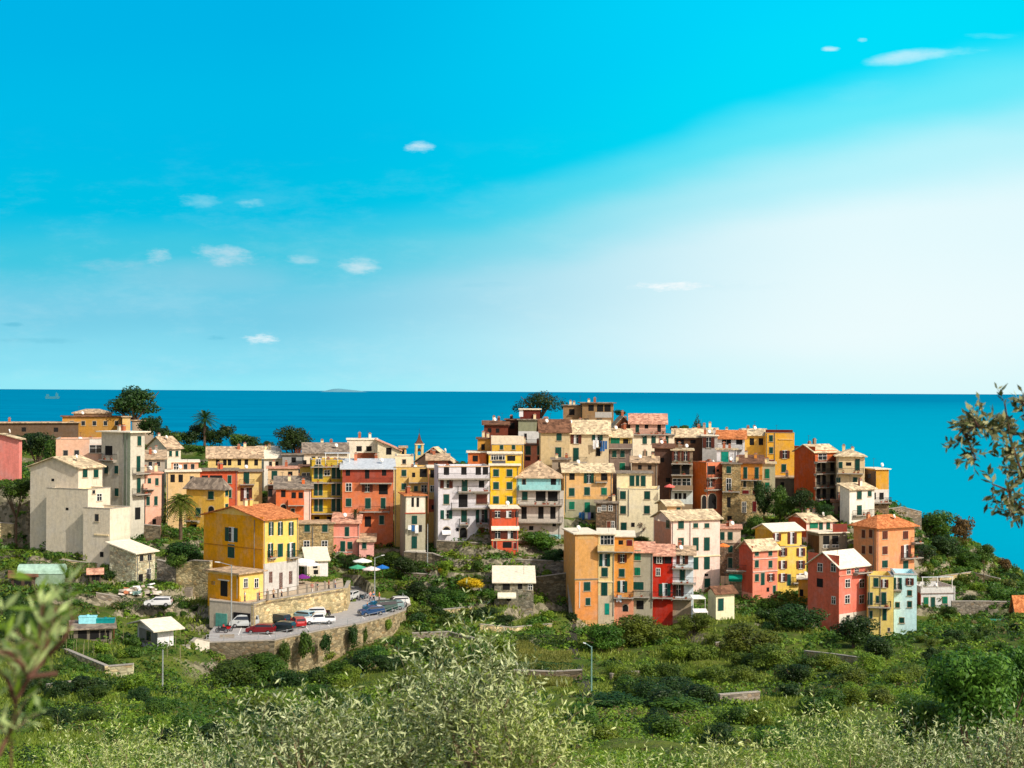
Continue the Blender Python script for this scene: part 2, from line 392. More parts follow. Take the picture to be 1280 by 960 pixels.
rng = random.Random(7)
def cross(a, b): return a[0] * b[1] - a[1] * b[0]
class House:
    def __init__(s, q):
        s.q = q; s.d = q['d']; s.a = R(q.get('yaw', 0)); s.xc = q['xc']; s.top = q['top']
        C3 = at(s.xc, s.top, s.d); s.C = C3[:2]; s.zt = C3[2]
        s.ex = np.array([math.cos(s.a), math.sin(s.a)]); s.ey = np.array([-math.sin(s.a), math.cos(s.a)])
        s.W = s.uv('R', q['xr'], s.top)[0]
        xl = q.get('xl', s.xc)
        if abs(xl - s.xc) > .5 and 'dep' not in q:
            s.D = s.uv('L', xl, s.top)[0]
            if s.D < 0 or s.D > 40: s.D = 8
        else: s.D = q.get('dep', 7.5)
        pts = [s.C + s.ex * a + s.ey * b for a in (0, s.W) for b in (0, s.D)]
        s.pts = pts
    def uv(s, face, px, py):
        r = ray(px, py); e = s.ex if face == 'R' else s.ey
        c = cross(r[:2], e); u = cross(s.C, r[:2]) / c; t = cross(s.C, e) / c
        return u, CZ + t * r[2], t * r[1]
    def P(s, face, u, n, z):      # local coordinates (root at C, z = base)
        return (u, -n, z - s.zb) if face == 'R' else (-n, u, z - s.zb)
    def fbox(s, m, face, u0, u1, n0, n1, z0, z1, mat):
        a = s.P(face, u0, n0, z0); b = s.P(face, u1, n1, z1); m.box(a[0], b[0], a[1], b[1], a[2], b[2], mat)
def build_house(q, parent=None):
    s = House(q); wing = parent is not None
    base = min(tz(*p) for p in s.pts) - 1.0
    if 'base' in q: base = at(s.xc, q['base'], s.d)[2]
    if wing: s.zb = parent.zb
    else: s.zb = tz(*s.C) if 'base' not in q else base
    s.zb0 = base
    name = q.get('name', 'house')
    if wing:
        root = MB(); root = bpy.data.objects.new(q.get('part', 'wing'), None)
        # a wing: rotate with the parent house through its own empty
        COL.objects.link(root); root.parent = parent.root
        dx = s.C - parent.C; ca, sa = math.cos(-parent.a), math.sin(-parent.a)
        root.location = (ca * dx[0] - sa * dx[1], sa * dx[0] + ca * dx[1], 0); root.rotation_euler = (0, 0, s.a - parent.a)
    else:
        root = empty(name, (s.C[0], s.C[1], s.zb), s.a, q['label'], q.get('cat', 'house'), q.get('group'))
    s.root = root
    wc = q['wall']; mat = wc if isinstance(wc, bpy.types.Material) else plaster(wc)
    rt = q.get('roof', 'flat'); rm = ROOFM[q.get('rm', 's')]; rise = q.get('rise', 8) * s.d / F
    Wd, D = s.W, s.D; zt = s.zt - s.zb; z0 = s.zb0 - s.zb
    m = MB()
    lift = .03; o = q.get('o', .5); th = .16
    def xyz(ax, a, b, z): return (a, b, z) if ax == 'x' else (b, a, z)
    if rt in ('gx', 'gy'):
        ax, Lr, Sp = ('x', Wd, D) if rt == 'gx' else ('y', D, Wd)
        rf = q.get('rf', .5)
        sec = [(0, z0), (0, zt), (Sp * rf, zt + rise), (Sp, zt + q.get('zr', 0)), (Sp, z0)]
        m.prism([xyz(ax, 0, y, z) for y, z in sec], [xyz(ax, Lr, y, z) for y, z in sec], mat); m.build('wall', root)
        r = MB(); sl = rise / (Sp * rf); sl2 = rise / (Sp * (1 - rf))
        prof = [(-o, zt - sl * o), (Sp * rf, zt + rise), (Sp + o, zt - sl2 * o)]
        top = [(y, z + th + lift) for y, z in prof]; bot = [(y, z + lift) for y, z in prof]
        ring = bot + top[::-1]
        r.prism([xyz(ax, -o, y, z) for y, z in ring], [xyz(ax, Lr + o, y, z) for y, z in ring], rm)
        roof = r.build('roof', root); rz = lambda x, y: zt + rise * (1 - abs((y if ax == 'x' else x) - Sp * rf) / (Sp * (rf if (y if ax == 'x' else x) < Sp * rf else 1 - rf)))
    elif rt in ('shed', 'shx', 'shxr'):
        if rt == 'shed': f = lambda x, y: zt + rise * y / D
        elif rt == 'shx': f = lambda x, y: zt + rise * x / Wd
        else: f = lambda x, y: zt + rise * (1 - x / Wd)
        c = [(0, 0), (Wd, 0), (Wd, D), (0, D)]
        m.hexa([(x, y, z0) for x, y in c] + [(x, y, f(x, y)) for x, y in c], mat); m.build('wall', root)
        c = [(-o, -o), (Wd + o, -o), (Wd + o, D + o), (-o, D + o)]; r = MB()
        r.hexa([(x, y, f(x, y) + lift) for x, y in c] + [(x, y, f(x, y) + th + lift) for x, y in c], rm); roof = r.build('roof', root); rz = f
    elif rt == 'hip':
        m.box(0, Wd, 0, D, z0, zt, mat); m.build('wall', root)
        r = MB(); c = [(-o, -o), (Wd + o, -o), (Wd + o, D + o), (-o, D + o)]; k = min(Wd, D) * .5
        if Wd >= D: r1, r2 = (k, D / 2), (Wd - k, D / 2)
        else: r1, r2 = (Wd / 2, k), (Wd / 2, D - k)
        za = zt + lift
        E = [(x, y, za) for x, y in c]; E2 = [(x, y, za + th) for x, y in c]; A = (*r1, zt + rise + th); B = (*r2, zt + rise + th)
        r.poly(E[::-1], rm)
        for i in range(4): r.poly([E[i], E[(i + 1) % 4], E2[(i + 1) % 4], E2[i]], rm)
        if Wd >= D:
            r.poly([E2[0], E2[1], B, A], rm); r.poly([E2[1], E2[2], B], rm); r.poly([E2[2], E2[3], A, B], rm); r.poly([E2[3], E2[0], A], rm)
        else:
            r.poly([E2[0], E2[1], A], rm); r.poly([E2[1], E2[2], B, A], rm); r.poly([E2[2], E2[3], B], rm); r.poly([E2[3], E2[0], A, B], rm)
        roof = r.build('roof', root); rz = lambda x, y: zt + rise * .5
    elif rt == 'terr':      # roof terrace behind a parapet
        m.box(0, Wd, 0, D, z0, zt - .95, mat)
        m.box(0, Wd, 0, .22, zt - .95, zt, mat); m.box(0, Wd, D - .22, D, zt - .95, zt, mat); m.box(0, .22, .22, D - .22, zt - .95, zt, mat); m.box(Wd - .22, Wd, .22, D - .22, zt - .95, zt, mat)
        m.build('wall', root); r = MB(); r.box(-.06, Wd + .06, -.06, .30, zt, zt + .08, CONC); r.box(-.06, .30, .30, D + .06, zt, zt + .08, CONC); r.box(Wd - .30, Wd + .06, .30, D + .06, zt, zt + .08, CONC)
        roof = r.build('coping', root); rz = lambda x, y: zt - .95
    else:
        m.box(0, Wd, 0, D, z0, zt, mat); m.build('wall', root)
        r = MB(); r.box(-o * .7, Wd + o * .7, -o * .7, D + o * .7, zt + .003, zt + .2, rm); roof = r.build('roof', root); rz = lambda x, y: zt
    s.rz = rz; s.roof = roof
    # chimneys and aerials
    if not wing and rt != 'none' and Wd > 2.5:
        for _ in range(q.get('ch', 2)):
            x = rng.uniform(.15, .85) * Wd; y = rng.uniform(.35, .8) * D; zz = rz(x, y); c = MB(); h = rng.uniform(.8, 1.4)
            mm = rng.choice([BRICKC, mat, CREAMP])
            c.box(x - .28, x + .28, y - .24, y + .24, zz - .25, zz + h, mm); c.box(x - .36, x + .36, y - .32, y + .32, zz + h + .003, zz + h + .1, CONC)
            c.box(x - .2, x + .2, y - .17, y + .17, zz + h + .103, zz + h + .3, BRICKC); c.build('chimney', roof)
        if rng.random() < q.get('ant', .6):
            x = rng.uniform(.1, .9) * Wd; y = rng.uniform(.3, .9) * D; zz = rz(x, y); c = MB(); h = rng.uniform(1.6, 2.6)
            c.tube((x, y, zz - .2), (x, y, zz + h), .03, .03, IRON, 4)
            for k in range(5): c.tube((x - .35 + k * .05, y - .1 * 0 - .3 + k * .13, zz + h - .1), (x + .35 - k * .05, y - .3 + k * .13, zz + h - .1), .018, .018, IRON, 4)
            c.build('antenna', roof)
    if not wing and name == 'house' and Wd > 4 and rng.random() < .6 and 'yaw' in q:
        uu = rng.choice([.25, Wd - .25]); c = MB(); c.tube((uu, -.09, z0), (uu, -.09, zt - .1), .055, .055, GREYP, 5); c.build('downpipe', root)
    if not wing and name == 'house' and rng.random() < .35 and rt != 'none':
        x = rng.uniform(.2, .8) * Wd; y = rng.uniform(.1, .4) * D; zz = rz(x, y) + .9; c = MB(); c.tube((x, y, zz - 1.1), (x, y, zz), .03, .03, IRON, 4); c.tube((x, y, zz), (x + .12, y - .16, zz + .05), .42, .36, WHITE, 10); c.build('satellite_dish', roof)
    for tok in [t.strip() for t in q.get('f', '').split(';') if t.strip()]:
        feature(s, tok, wing, mat)
    for w_ in q.get('wings', []): build_house(w_, s)
    return s
def nums(t): return [float(x) for x in t.split(',')]
SH = dict(g=GREEN, o=GREEN, b=BROWN, r=DARKRED, v=GREEN2, O=BROWN)
def window(s, face, px, py, w, h, st, wing):
    w *= 1.12; h *= 1.08
    u0, z, dd = s.uv(face, px - w / 2, py); u1, _, _ = s.uv(face, px + w / 2, py)
    if u0 > u1: u0, u1 = u1, u0
    hh = h * dd / F / 2; uc = (u0 + u1) / 2; hw = (u1 - u0) / 2
    fr = WHITE if st in 'wWoO' else FRAME
    m = MB()
    door = st in 'DTGP'
    n = .0
    if st == 'k':     # plain dark opening
        s.fbox(m, face, u0, u1, -.3, .02, z - hh, z + hh, DARK); m.build('window', s.root); return
    if door:
        dm = dict(D=plain('brown_door', (120, 60, 35)), T=TEAL, G=GREEN, P=DARK)[st]
        s.fbox(m, face, u0 - .1, u1 + .1, -.1, .03, z - hh, z + hh + .1, FRAME); s.fbox(m, face, u0, u1, -.1, .06, z - hh, z + hh, dm)
        d = m.build('door', s.root); m = MB()
        s.fbox(m, face, u1 - .18, u1 - .12, .06, .10, z - .25, z - .15, IRON); 
        if not wing: m.build('handle', d)
        return
    if st == 'a':     # arched opening
        k = 8; ring = [(u0, z - hh)] + [(uc - hw * math.cos(math.pi * i / k), z + hh - hw + hw * math.sin(math.pi * i / k)) for i in range(k + 1)] + [(u1, z - hh)]
        m.prism([s.P(face, u, .05, zz) for u, zz in ring], [s.P(face, u, -.2, zz) for u, zz in ring], DARK)
        ring2 = [(uc + (u - uc) * 1.18, zz + (.15 if zz > z - hh + .01 else 0)) for u, zz in ring]
        m.prism([s.P(face, u, .025, zz) for u, zz in ring2], [s.P(face, u, -.2, zz) for u, zz in ring2], fr)
        m.build('window', s.root); return
    shm = SH.get(st)
    opening = (u0, u1)
    if st in 'oO': q3 = (u1 - u0) * .30; opening = (u0 + q3, u1 - q3)
    a, b = opening; f = .09
    s.fbox(m, face, a - f, b + f, -.1, .025, z - hh - f, z + hh + f, fr)
    s.fbox(m, face, a, b, -.1, .035, z - hh, z + hh, GLASS)
    if st in 'wWoO':
        s.fbox(m, face, (a + b) / 2 - .035, (a + b) / 2 + .035, -.1, .05, z - hh, z + hh, WHITE)
        s.fbox(m, face, a, b, -.1, .045, z + hh * .2, z + hh * .2 + .05, WHITE)
        if st in 'oO' and rng.random() < .6: s.fbox(m, face, a, (a + b) / 2 - .1, -.1, .042, z - hh, z + hh, CURT)
    if h < 13: s.fbox(m, face, a - .18, b + .18, -.1, .13, z - hh - .13, z - hh - .04, FRAME)
    def leaf(mm, p0, p1):
        s.fbox(mm, face, p0, p1, .05, .09, z - hh, z + hh, shm)
        k = max(3, int(hh * 2 / .28))
        for i in range(k):
            zz = z - hh + .08 + (hh * 2 - .16) * i / k
            s.fbox(mm, face, p0 + .06, p1 - .06, .09, .115, zz, zz + .10, shm)
    if wing:
        if shm:
            if st in 'oO': leaf(m, u0, a - .02); leaf(m, b + .02, u1)
            else: leaf(m, a, (a + b) / 2 - .015); leaf(m, (a + b) / 2 + .015, b)
        m.build('window', s.root); return
    w_ = m.build('window', s.root)
    if shm:
        for p0, p1 in ([(u0, a - .02), (b + .02, u1)] if st in 'oO' else [(a, (a + b) / 2 - .015), ((a + b) / 2 + .015, b)]):
            mm = MB(); leaf(mm, p0, p1); mm.build('shutter', w_)
LAUNDRY = []
def feature(s, tok, wing, mat):
    p = tok.split(); face, st = p[0][0], p[0][1:]
    if st == 'B' or st == 'Q':     # balcony: B iron rail, Q solid parapet
        x0, x1 = [float(v) for v in p[1].split('-')]; py = float(p[2]); dep = float(p[3]) if len(p) > 3 else 1.1
        u0, z, dd = s.uv(face, x0, py); u1 = s.uv(face, x1, py)[0]
        if u0 > u1: u0, u1 = u1, u0
        m = MB(); s.fbox(m, face, u0, u1, 0, dep, z - .16, z, CONC)
        k = max(2, int((u1 - u0) / 2.2))
        for i in range(k + 1):
            uu = u0 + .1 + (u1 - u0 - .35) * i / k; s.fbox(m, face, uu, uu + .14, 0, dep * .7, z - .45, z - .16, CONC)
        bal = m.build('balcony', s.root); m = MB()
        if st == 'Q':
            pm = mat
            s.fbox(m, face, u0, u1, dep - .12, dep, z + .003, z + .95, pm); s.fbox(m, face, u0, u0 + .12, 0, dep - .12, z + .003, z + .95, pm); s.fbox(m, face, u1 - .12, u1, 0, dep - .12, z + .003, z + .95, pm)
        else:
            rm_ = IRON
            s.fbox(m, face, u0, u1, dep - .05, dep, z + .95, z + 1.0, rm_); s.fbox(m, face, u0, u0 + .05, 0, dep - .05, z + .95, z + 1.0, rm_); s.fbox(m, face, u1 - .05, u1, 0, dep - .05, z + .95, z + 1.0, rm_)
            k = int((u1 - u0) / .17)
            for i in range(k + 1):
                uu = u0 + (u1 - u0 - .025) * i / max(k, 1); s.fbox(m, face, uu, uu + .022, dep - .04, dep - .015, z + .002, z + .95, rm_)
            for i in range(5):
                nn = dep * i / 5.0
                for uu in (u0, u1 - .025): s.fbox(m, face, uu, uu + .022, nn, nn + .022, z + .002, z + .95, rm_)
        m.build('railing', bal)
        if rng.random() < .75:      # flower pots
            for _ in range(max(1, int((u1 - u0) / 1.5))):
                m = MB(); uu = rng.uniform(u0 + .2, max(u0 + .25, u1 - .5)); s.fbox(m, face, uu, uu + .34, dep - .38, dep - .14, z + .004, z + .26, plain('terracotta_pot', (175, 95, 65)))
                cx = uu + .17; gm = rng.choice([LEAFG, LEAFG, LEAFG, REDFL])
                for _k in range(22):
                    a_, b_, c_ = rng.uniform(-.24, .24), rng.uniform(-.16, .16), rng.uniform(.2, .68); L_ = .13
                    pp = [s.P(face, cx + a_ + rng.uniform(-L_, L_), dep - .26 + b_ + rng.uniform(-L_, L_), z + c_ + rng.uniform(-L_, L_)) for _q in range(3)]
                    m.poly(pp, gm if _k % 3 == 0 else LEAFG)
                m.build('flower_pot', bal)
        return
    if st == 'S':      # painted wall panel / plinth; some left-face panels carry shade in their colour
        x0, x1 = [float(v) for v in p[1].split('-')]; y0, y1 = [float(v) for v in p[2].split('-')]; c = tuple(int(v) for v in p[3].split(','))
        u0, za, dd = s.uv(face, x0, y0); u1 = s.uv(face, x1, y0)[0]; zb_ = s.uv(face, (x0 + x1) / 2, y1)[1]
        m = MB(); mm = stone(c) if len(p) > 4 and p[4] == 'st' else plaster(c)
        s.fbox(m, face, min(u0, u1), max(u0, u1), -.05, float(p[5]) if len(p) > 5 else .018, zb_, za, mm); m.build(p[6] if len(p) > 6 else 'wall_panel', s.root); return
    if st == 'C':      # cornice / string course
        x0, x1 = [float(v) for v in p[1].split('-')]; py = float(p[2])
        u0, z, dd = s.uv(face, x0, py); u1 = s.uv(face, x1, py)[0]; m = MB()
        s.fbox(m, face, min(u0, u1), max(u0, u1), -.05, .12, z - .1, z + .08, CREAMP if len(p) < 4 else plaster(tuple(int(v) for v in p[3].split(',')))); m.build('cornice', s.root); return
    if st == 'A':      # awning
        x0, x1 = [float(v) for v in p[1].split('-')]; py = float(p[2]); c = tuple(int(v) for v in p[3].split(',')); dep = float(p[4]) if len(p) > 4 else 1.4
        u0, z, dd = s.uv(face, x0, py); u1 = s.uv(face, x1, py)[0]; u0, u1 = min(u0, u1), max(u0, u1); m = MB(); mm = plain('awning_%d_%d_%d' % c, c, .8)
        P = s.P; m.hexa([P(face, u0, 0, z), P(face, u1, 0, z), P(face, u1, dep, z - .5), P(face, u0, dep, z - .5), P(face, u0, 0, z + .06), P(face, u1, 0, z + .06), P(face, u1, dep, z - .44), P(face, u0, dep, z - .44)], mm)
        s.fbox(m, face, u0, u1, dep, dep + .03, z - .7, z - .44, mm)
        m.build('awning', s.root); return
    if st == 'P':      # downpipe
        x = float(p[1]); y0, y1 = [float(v) for v in p[2].split('-')]
        u0, za, _ = s.uv(face, x, y0); zb_ = s.uv(face, x, y1)[1]; m = MB()
        m.tube(s.P(face, u0, .09, zb_), s.P(face, u0, .09, za), .06, .06, GREYP if len(p) < 4 else WHITE, 6); m.build('downpipe', s.root); return
    if st == 'N':      # washing hung out: separate things
        x0, x1 = [float(v) for v in p[1].split('-')]; py = float(p[2]); cols = p[3].split('/')
        s_ = p[4].replace('_', ' ')
        LAUNDRY.append((s, face, x0, x1, py, cols, s_)); return
    if st == 'E':      # pergola / veranda in front:  x0-x1 ytop depth
        x0, x1 = [float(v) for v in p[1].split('-')]; py = float(p[2]); dep = float(p[3]); hh = float(p[4])
        u0, z, _ = s.uv(face, x0, py); u1 = s.uv(face, x1, py)[0]; m = MB()
        s.fbox(m, face, u0, u1, -dep, .1, z, z + .12, METR)
        for uu in (u0 + .1, (u0 + u1) / 2, u1 - .2):
            s.fbox(m, face, uu, uu + .1, 0, .09, z - hh, z - .003, WHITE)
        m.build('pergola', s.root); return
    xs, ys = nums(p[1]), nums(p[2]); w, h = [float(v) for v in p[3].split('x')]
    for y in ys:
        for x in xs:
            window(s, face, x + rng.uniform(-.2, .2), y + rng.uniform(-.2, .2), w, h, st, wing)
REDFL = plain('geranium_red', (190, 30, 50), .7)
LEAFG = leafmat('potted_leaf', (.03, .09, .02), (.09, .16, .03), trans=.2)
HS = []
def H(label, xc, xr, top, d, wall, f='', **k):
    q = dict(label=label, xc=xc, xr=xr, top=top, d=d, wall=wall, f=f); q.update(k)
    if 'yaw' not in q: q['yaw'] = math.degrees(math.atan((640 - xc) / F)) + q.get('dy', 0)
    HS.append(q); return q
def Wg(xc, xr, top, d, wall, f='', **k):
    q = dict(xc=xc, xr=xr, top=top, d=d, wall=wall, f=f); q.update(k)
    if 'yaw' not in q: q['yaw'] = math.degrees(math.atan((640 - xc) / F)) + q.get('dy', 0)
    return q
TAN = (230, 216, 188); CRM = (240, 222, 175); OCH = (226, 180, 105); YEL = (238, 196, 70); PNK = (240, 160, 135)
STN = stone((150, 135, 108)); STG = stone((140, 132, 112)); STB = stone((120, 100, 80)); BRN = (150, 115, 82)
# ---- far left
H('coral pink gabled house at the left edge of the photo', 24, 27.5, 549, 255, (250, 140, 125), '', xl=-22, yaw=78, roof='gx', rise=6, rm='l', bot=600, ch=0)
H('long low dark brown house with a thin roof above the pink house', -10, 98, 529, 335, (108, 84, 62), 'Rk 30,70 537 5x5', roof='flat', rm='s', dep=8, o=.8, ch=1)
H('ochre flat roofed villa high on the left ridge below the big round tree', 78, 153, 521, 345, (190, 135, 50), 'Rd 90,104,118,132,146 529 4x5', rm='b', o=.7, ch=0, wings=[Wg(92, 140, 517, 350, (200, 160, 110), roof='hip', rise=5, rm='s', dep=6), Wg(153, 163, 521.5, 343, (235, 190, 110), '', part='wing', dep=6, rm='s')])  # last wing stands for the sunlit right wall, its lit tone in the colour
H('low grey beige outbuilding right of the ochre ridge villa', 165, 192, 526, 348, (170, 150, 128), 'Rd 178 534 4x5', ch=0, dep=5)
H('salmon flat roofed block behind the tall tan house', 70, 128, 549, 247, (232, 182, 148), 'Rw 120 561 14x9;RS 112-128 549-555 235,225,210;Rd 82,96 566 5x6', roof='terr', dep=9, dy=-4)
H('tall tan house with blank gable wall stepping down the left slope', 98, 128, 585, 233, TAN, 'Rg 106,120 592 5x9;RC 98-128 611;Lk 66 600 3x3', xl=38, yaw=66, roof='gx', rise=12, rm='l', bot=690, ch=0, wings=[
  Wg(110, 138, 612, 229.5, TAN, 'Rw 124 622 5x8;Rd 117 615 3x4;Lk 84 636 3x3', xl=58, yaw=66, roof='terr', part='wing'),
  Wg(137.5, 163, 636, 226, TAN, 'Ld 121 647 4x8;Lk 127 693 4x6;LC 118-136 668', xl=104, yaw=66, roof='terr', part='wing')])
H('small pale stone house with white lean-to roof below the tall tan house', 170, 194, 692, 222, stone((205, 195, 165)), 'Rd 177 698 4x7;Rd 187 697 4x7;Rk 176 723 5x9;RP 186.5 690-726;Rw 186 719 4x14', xl=137, yaw=60, roof='shed', rise=10, rm='w', bot=728, ch=0, o=.5)
H('tall grey and white house with green shutters right of the tan house', 163, 181, 541, 240, (206, 202, 180), 'Lg 133,146 587,615 4x9;Lk 136 563 8x11;LB 128-146 574 1.0;Rg 174 551 4x11;Rg 173 580 4x18;Rg 173 607 4x17;RB 165-183 592 1.1;RB 165-183 618 1.1;LP 154.5 541-640;LP 159 541-650;Rk 172 642 6x14;LS 155-163 541-655 150,165,140', xl=127, yaw=58, roof='flat', rm='w', o=1.0, bot=668, dep=None)
H('salmon pink house beside the big date palm', 182, 202, 592, 243, (250, 182, 150), 'Rg 187,196 602 3.5x8;Rg 185,195 626 3.5x10;Rk 193 652 4x6;RQ 178-192 611 1.2', yaw=24, roof='flat', rm='p', dep=6, bot=668)
H('beige roofed cream house left of the ridge hedge', 209, 226, 560, 302, (236, 222, 190), 'Rg 213,221 567 3x6;Ld 200 569 3x5', xl=184, yaw=50, roof='gx', rise=13, rm='s')
H('small low roofed grey house behind the salmon pink house', 181, 206, 574, 275, (170, 160, 145), 'Rd 188,198 580 4x5', roof='shed', rise=8, rm='s')
H('cream terrace house with white parapet above the date palm', 208, 250, 590, 272, (236, 196, 130), 'Rk 216,226 598 5x9;Rd 240 599 4x7', roof='flat', rm='w', ch=0, wings=[Wg(214, 248, 578, 277, (235, 160, 120), 'Rw 220 584 5x8;Rd 232,241 584 4x7', part='wing', roof='flat', rm='w')])
H('orange red house with dark veranda above the palm', 231, 297, 589, 276, (222, 92, 52), 'Rk 256,266,274 599 7x9;RB 249-281 606 1.2;Rg 287 599 4x9;Rg 279,287 617 4x9;Rd 240 600 4x7', rm='g', o=.8)
H('long cream yellow house with six small windows under a beige roof', 260, 327, 572, 290, (236, 204, 118), 'Rk 272,281,287,299,308,320 578 4x7;Rg 308 598 6x15;RB 299-320 604 1.1;RO 308 618 12x14;Rd 283 600 4x6', roof='gx', rise=12, rm='s', ch=2)
H('cream yellow corner house behind the orange veranda house', 297, 328, 590, 283, (238, 205, 122), 'Rg 308 597 6x14;RB 300-318 605 1.1;RO 308 618 13x15;Rk 303 640 6x8', rm='g', dep=8, roof='flat', ch=0)
H('yellow house with hipped grey roof right of the palm', 280, 286, 613, 257, (242, 190, 66), 'Lg 264 619 6x9;La 264 638 6x10;Lg 248 640 5x9;LB 234-250 650 1;Lk 242 660 7x9;Rg 283 616,634 3x7', xl=233, yaw=70, roof='hip', rise=14, rm='g', bot=668)
H('white gable house with lean roof on the ridge right of the long cream house', 330, 353, 573, 300, (228, 226, 214), 'Rd 338,346 580 3x6', roof='shed', rise=12, rm='w', dy=8)
H('grey flat block on the skyline left of the round tree', 353, 380, 569, 298, (168, 165, 160), 'Rk 367 575 5x6', rm='g')
H('salmon and cream house under a pink roof', 335, 373, 586, 282, (240, 202, 148), 'Rg 343 594 6x10;Rk 363 594 5x9;RB 334-352 605 1;Rk 338,350 616 5x9;Rk 342 634 8x9;RS 335-346 606-650 160,110,90', rm='p')
H('orange house with grey roof and projecting bay', 345, 389, 611, 259, (228, 108, 50), 'Rk 354 617 5x8;Rk 367,376 619 5x7;RS 380-388.7 612-660 240,200,180;Ra 354 636 6x10;Rd 366 640 4x8;RQ 360-380 631 1.0;RC 358-382 612 230,225,215', roof='shed', rise=11, rm='g', bot=655)
H('narrow yellow loggia house between orange house and shuttered yellow house', 375, 391, 584, 272, (222, 190, 80), 'Rw 380,386 596 4x9;Rk 381 578 4x5', rm='b')
H('wide cream building with grey roof behind the dark shuttered yellow house', 380, 434, 566, 289, (238, 222, 190), 'Rd 392,400 574 4x6', roof='gx', rise=11, rm='g')
H('tall mustard yellow house with four stacked balconies and green shutters', 390, 428, 575, 264, (226, 186, 30), 'Rg 395,401 590,611,631 4.2x15;Rg 417,423 590,611,631 4.2x15;Rw 409 591 6x6;RB 388-428 583 1.3;RB 388-428 603 1.3;RB 388-428 622 1.3;RB 388-428 641.5 1.3;Rk 396,412 649 6x6;Rw 398 577 5x6;RE 406-438 567 1.6 2.3', roof='terr', bot=660, dy=3)
H('cream modern house with brick band above the brick red house', 434, 472, 550, 300, (240, 228, 200), 'Rk 449,461 561 6x6;RS 446-469 566-577 150,80,50', rm='w', o=.3, wings=[Wg(472, 500, 563, 298, (238, 224, 182), 'Rk 486 564 6x8', xr2=0, roof='shxr', rise=12, rm='p', part='wing'), Wg(500, 508, 560, 300, (240, 200, 120), 'Rk 504 566 3x8', part='wing', rm='s')])
H('large brick red and orange house under a pale metal roof', 428, 492, 586, 262, (222, 120, 70), 'RS 428-492 587-603 170,70,48;Rk 435,480 591 5x7;Rk 459 592 5x12;Rw 436 609 6x9;Ob 0 0 1x1;RO 459 610 12x9;Rk 479 611 10x13;RB 450-490 603.5 1.2;Rg 436 628 6x9;Rg 460 629 6x12;Rg 479 629 5x12;RB 449-487 639 1.2;Rk 460 652 7x12;Rg 477 650 5x10;Rg 436 649 6x8'.replace('Ob 0 0 1x1;', ''), roof='gx', rise=10, rf=.7, rm='m', bot=668)
H('pale ochre house with roof parapet right of the brick red house', 493, 535, 584, 263, (228, 186, 92), 'Rg 505 591,608 5x7;Rr 505 625 4x4;Rk 517 594 3.5x6;Rk 529 592 8x11;Rw 530 611 6x8;Rg 520 612 4x8;RQ 511-535 602.5 1;RB 511-535 620 1;Rk 503,520 650 5x8', roof='terr', bot=690, wings=[Wg(494, 517, 570, 268, (238, 222, 185), 'Rd 505 577 4x5', roof='terr', part='wing')])
H('narrow white and grey tower house with washing line on the slope', 507, 532, 620, 253, (184, 178, 148), 'RS 508-531 620-641 238,228,205;Rk 516,522 628 3x11;RC 506-532 641.5 190,80,50;Rg 518 650 6x10;Rg 518 678 6x14;RS 507-532 688-715 215,210,190;RN 509-527 656 w/b/w/k on_the_line_of_the_grey_tower_house', yaw=12, bot=714, rm='t')
H('slim ochre house between the grey tower house and the white house', 536, 549, 585, 263, (230, 186, 100), 'Rk 541 592 6x9;Rw 541 611 5x7;RS 536-549 624-640 190,90,60;Rk 542 634 5x5', bot=690, rm='w')
H('brown house with a broad dark gable and one sunlit roof slope', 565, 569, 577, 285, (120, 96, 78), 'Lk 545 570 4x4', xl=520, yaw=72, roof='gx', rise=17, rm='l', ch=0)
H('wide white house with grey balconies and green shutters', 548, 612, 583, 254, (222, 218, 222), 'Rk 558,580,598,607 588 6x10;RB 547-612 598 1.3;RO 558 605 14x9;Rg 581 608 6x15;Rk 602 605 6x8;RB 572-612 614 1.2;Rg 558 624 6x11;Rk 579 626 10x15;Rb 602 624 12x11;RB 564-610 635 1.2;Ro 558 643 13x10;Rg 580 645 6x13;Ro 602 645 13x15;RB 574-586 655 .9;RB 595-610 655 .9;Ra 558 664 8x10;Ra 579 666 8x12;RD 602 667 6x14;RA 552-563 663 235,235,235 1.2;RC 548-612 583 232,190,150;Rk 572 662 3x4', roof='terr', bot=674, dy=6, ch=2)
H('bright yellow tower house with glazed top floor', 613, 649, 582, 258, (240, 190, 20), 'Rg 620,637 591,607 6x8;Rg 620,637 628 6x14;RC 612-650 583 200,160,60;RQ 612-649 636 .5', roof='flat', rm='w', ch=0, bot=640, wings=[Wg(611, 651, 567, 262, (238, 192, 40), 'Rw 617,623,628 571 5x7;Rk 639 573 9x6;RS 615-632 576-582 90,90,95;RC 610-651 568 215,205,190', part='wing', rm='w', dep=5)])
H('yellow block with peeling cream parapet above the glazed top floor', 615, 655, 556, 277, (232, 180, 50), 'Rg 627,642 559 3.5x5;RS 614-655 545-555 240,222,190', roof='terr', wings=[Wg(614, 655, 546, 279, (240, 222, 190), roof='terr', part='wing')])
H('narrow ochre tower house left of the yellow block', 597, 613, 549, 283, (214, 150, 55), 'Rk 604 559 4x7', rm='b')
H('small orange house low on the skyline left of the ochre tower', 585, 608, 566, 279, (232, 120, 50), 'Rk 594 573 6x7', rm='w')
H('dark red brown rooftop house with aerials left of the pine', 605, 635, 531, 303, (130, 62, 42), 'Rk 612,622 538 4x5', roof='gx', rise=4, rm='b', ant=1)
H('dark brown top floor below the pine with a pale canopy', 632, 648, 525, 306, (92, 50, 38), 'Rk 640 532 6x7', rm='b')
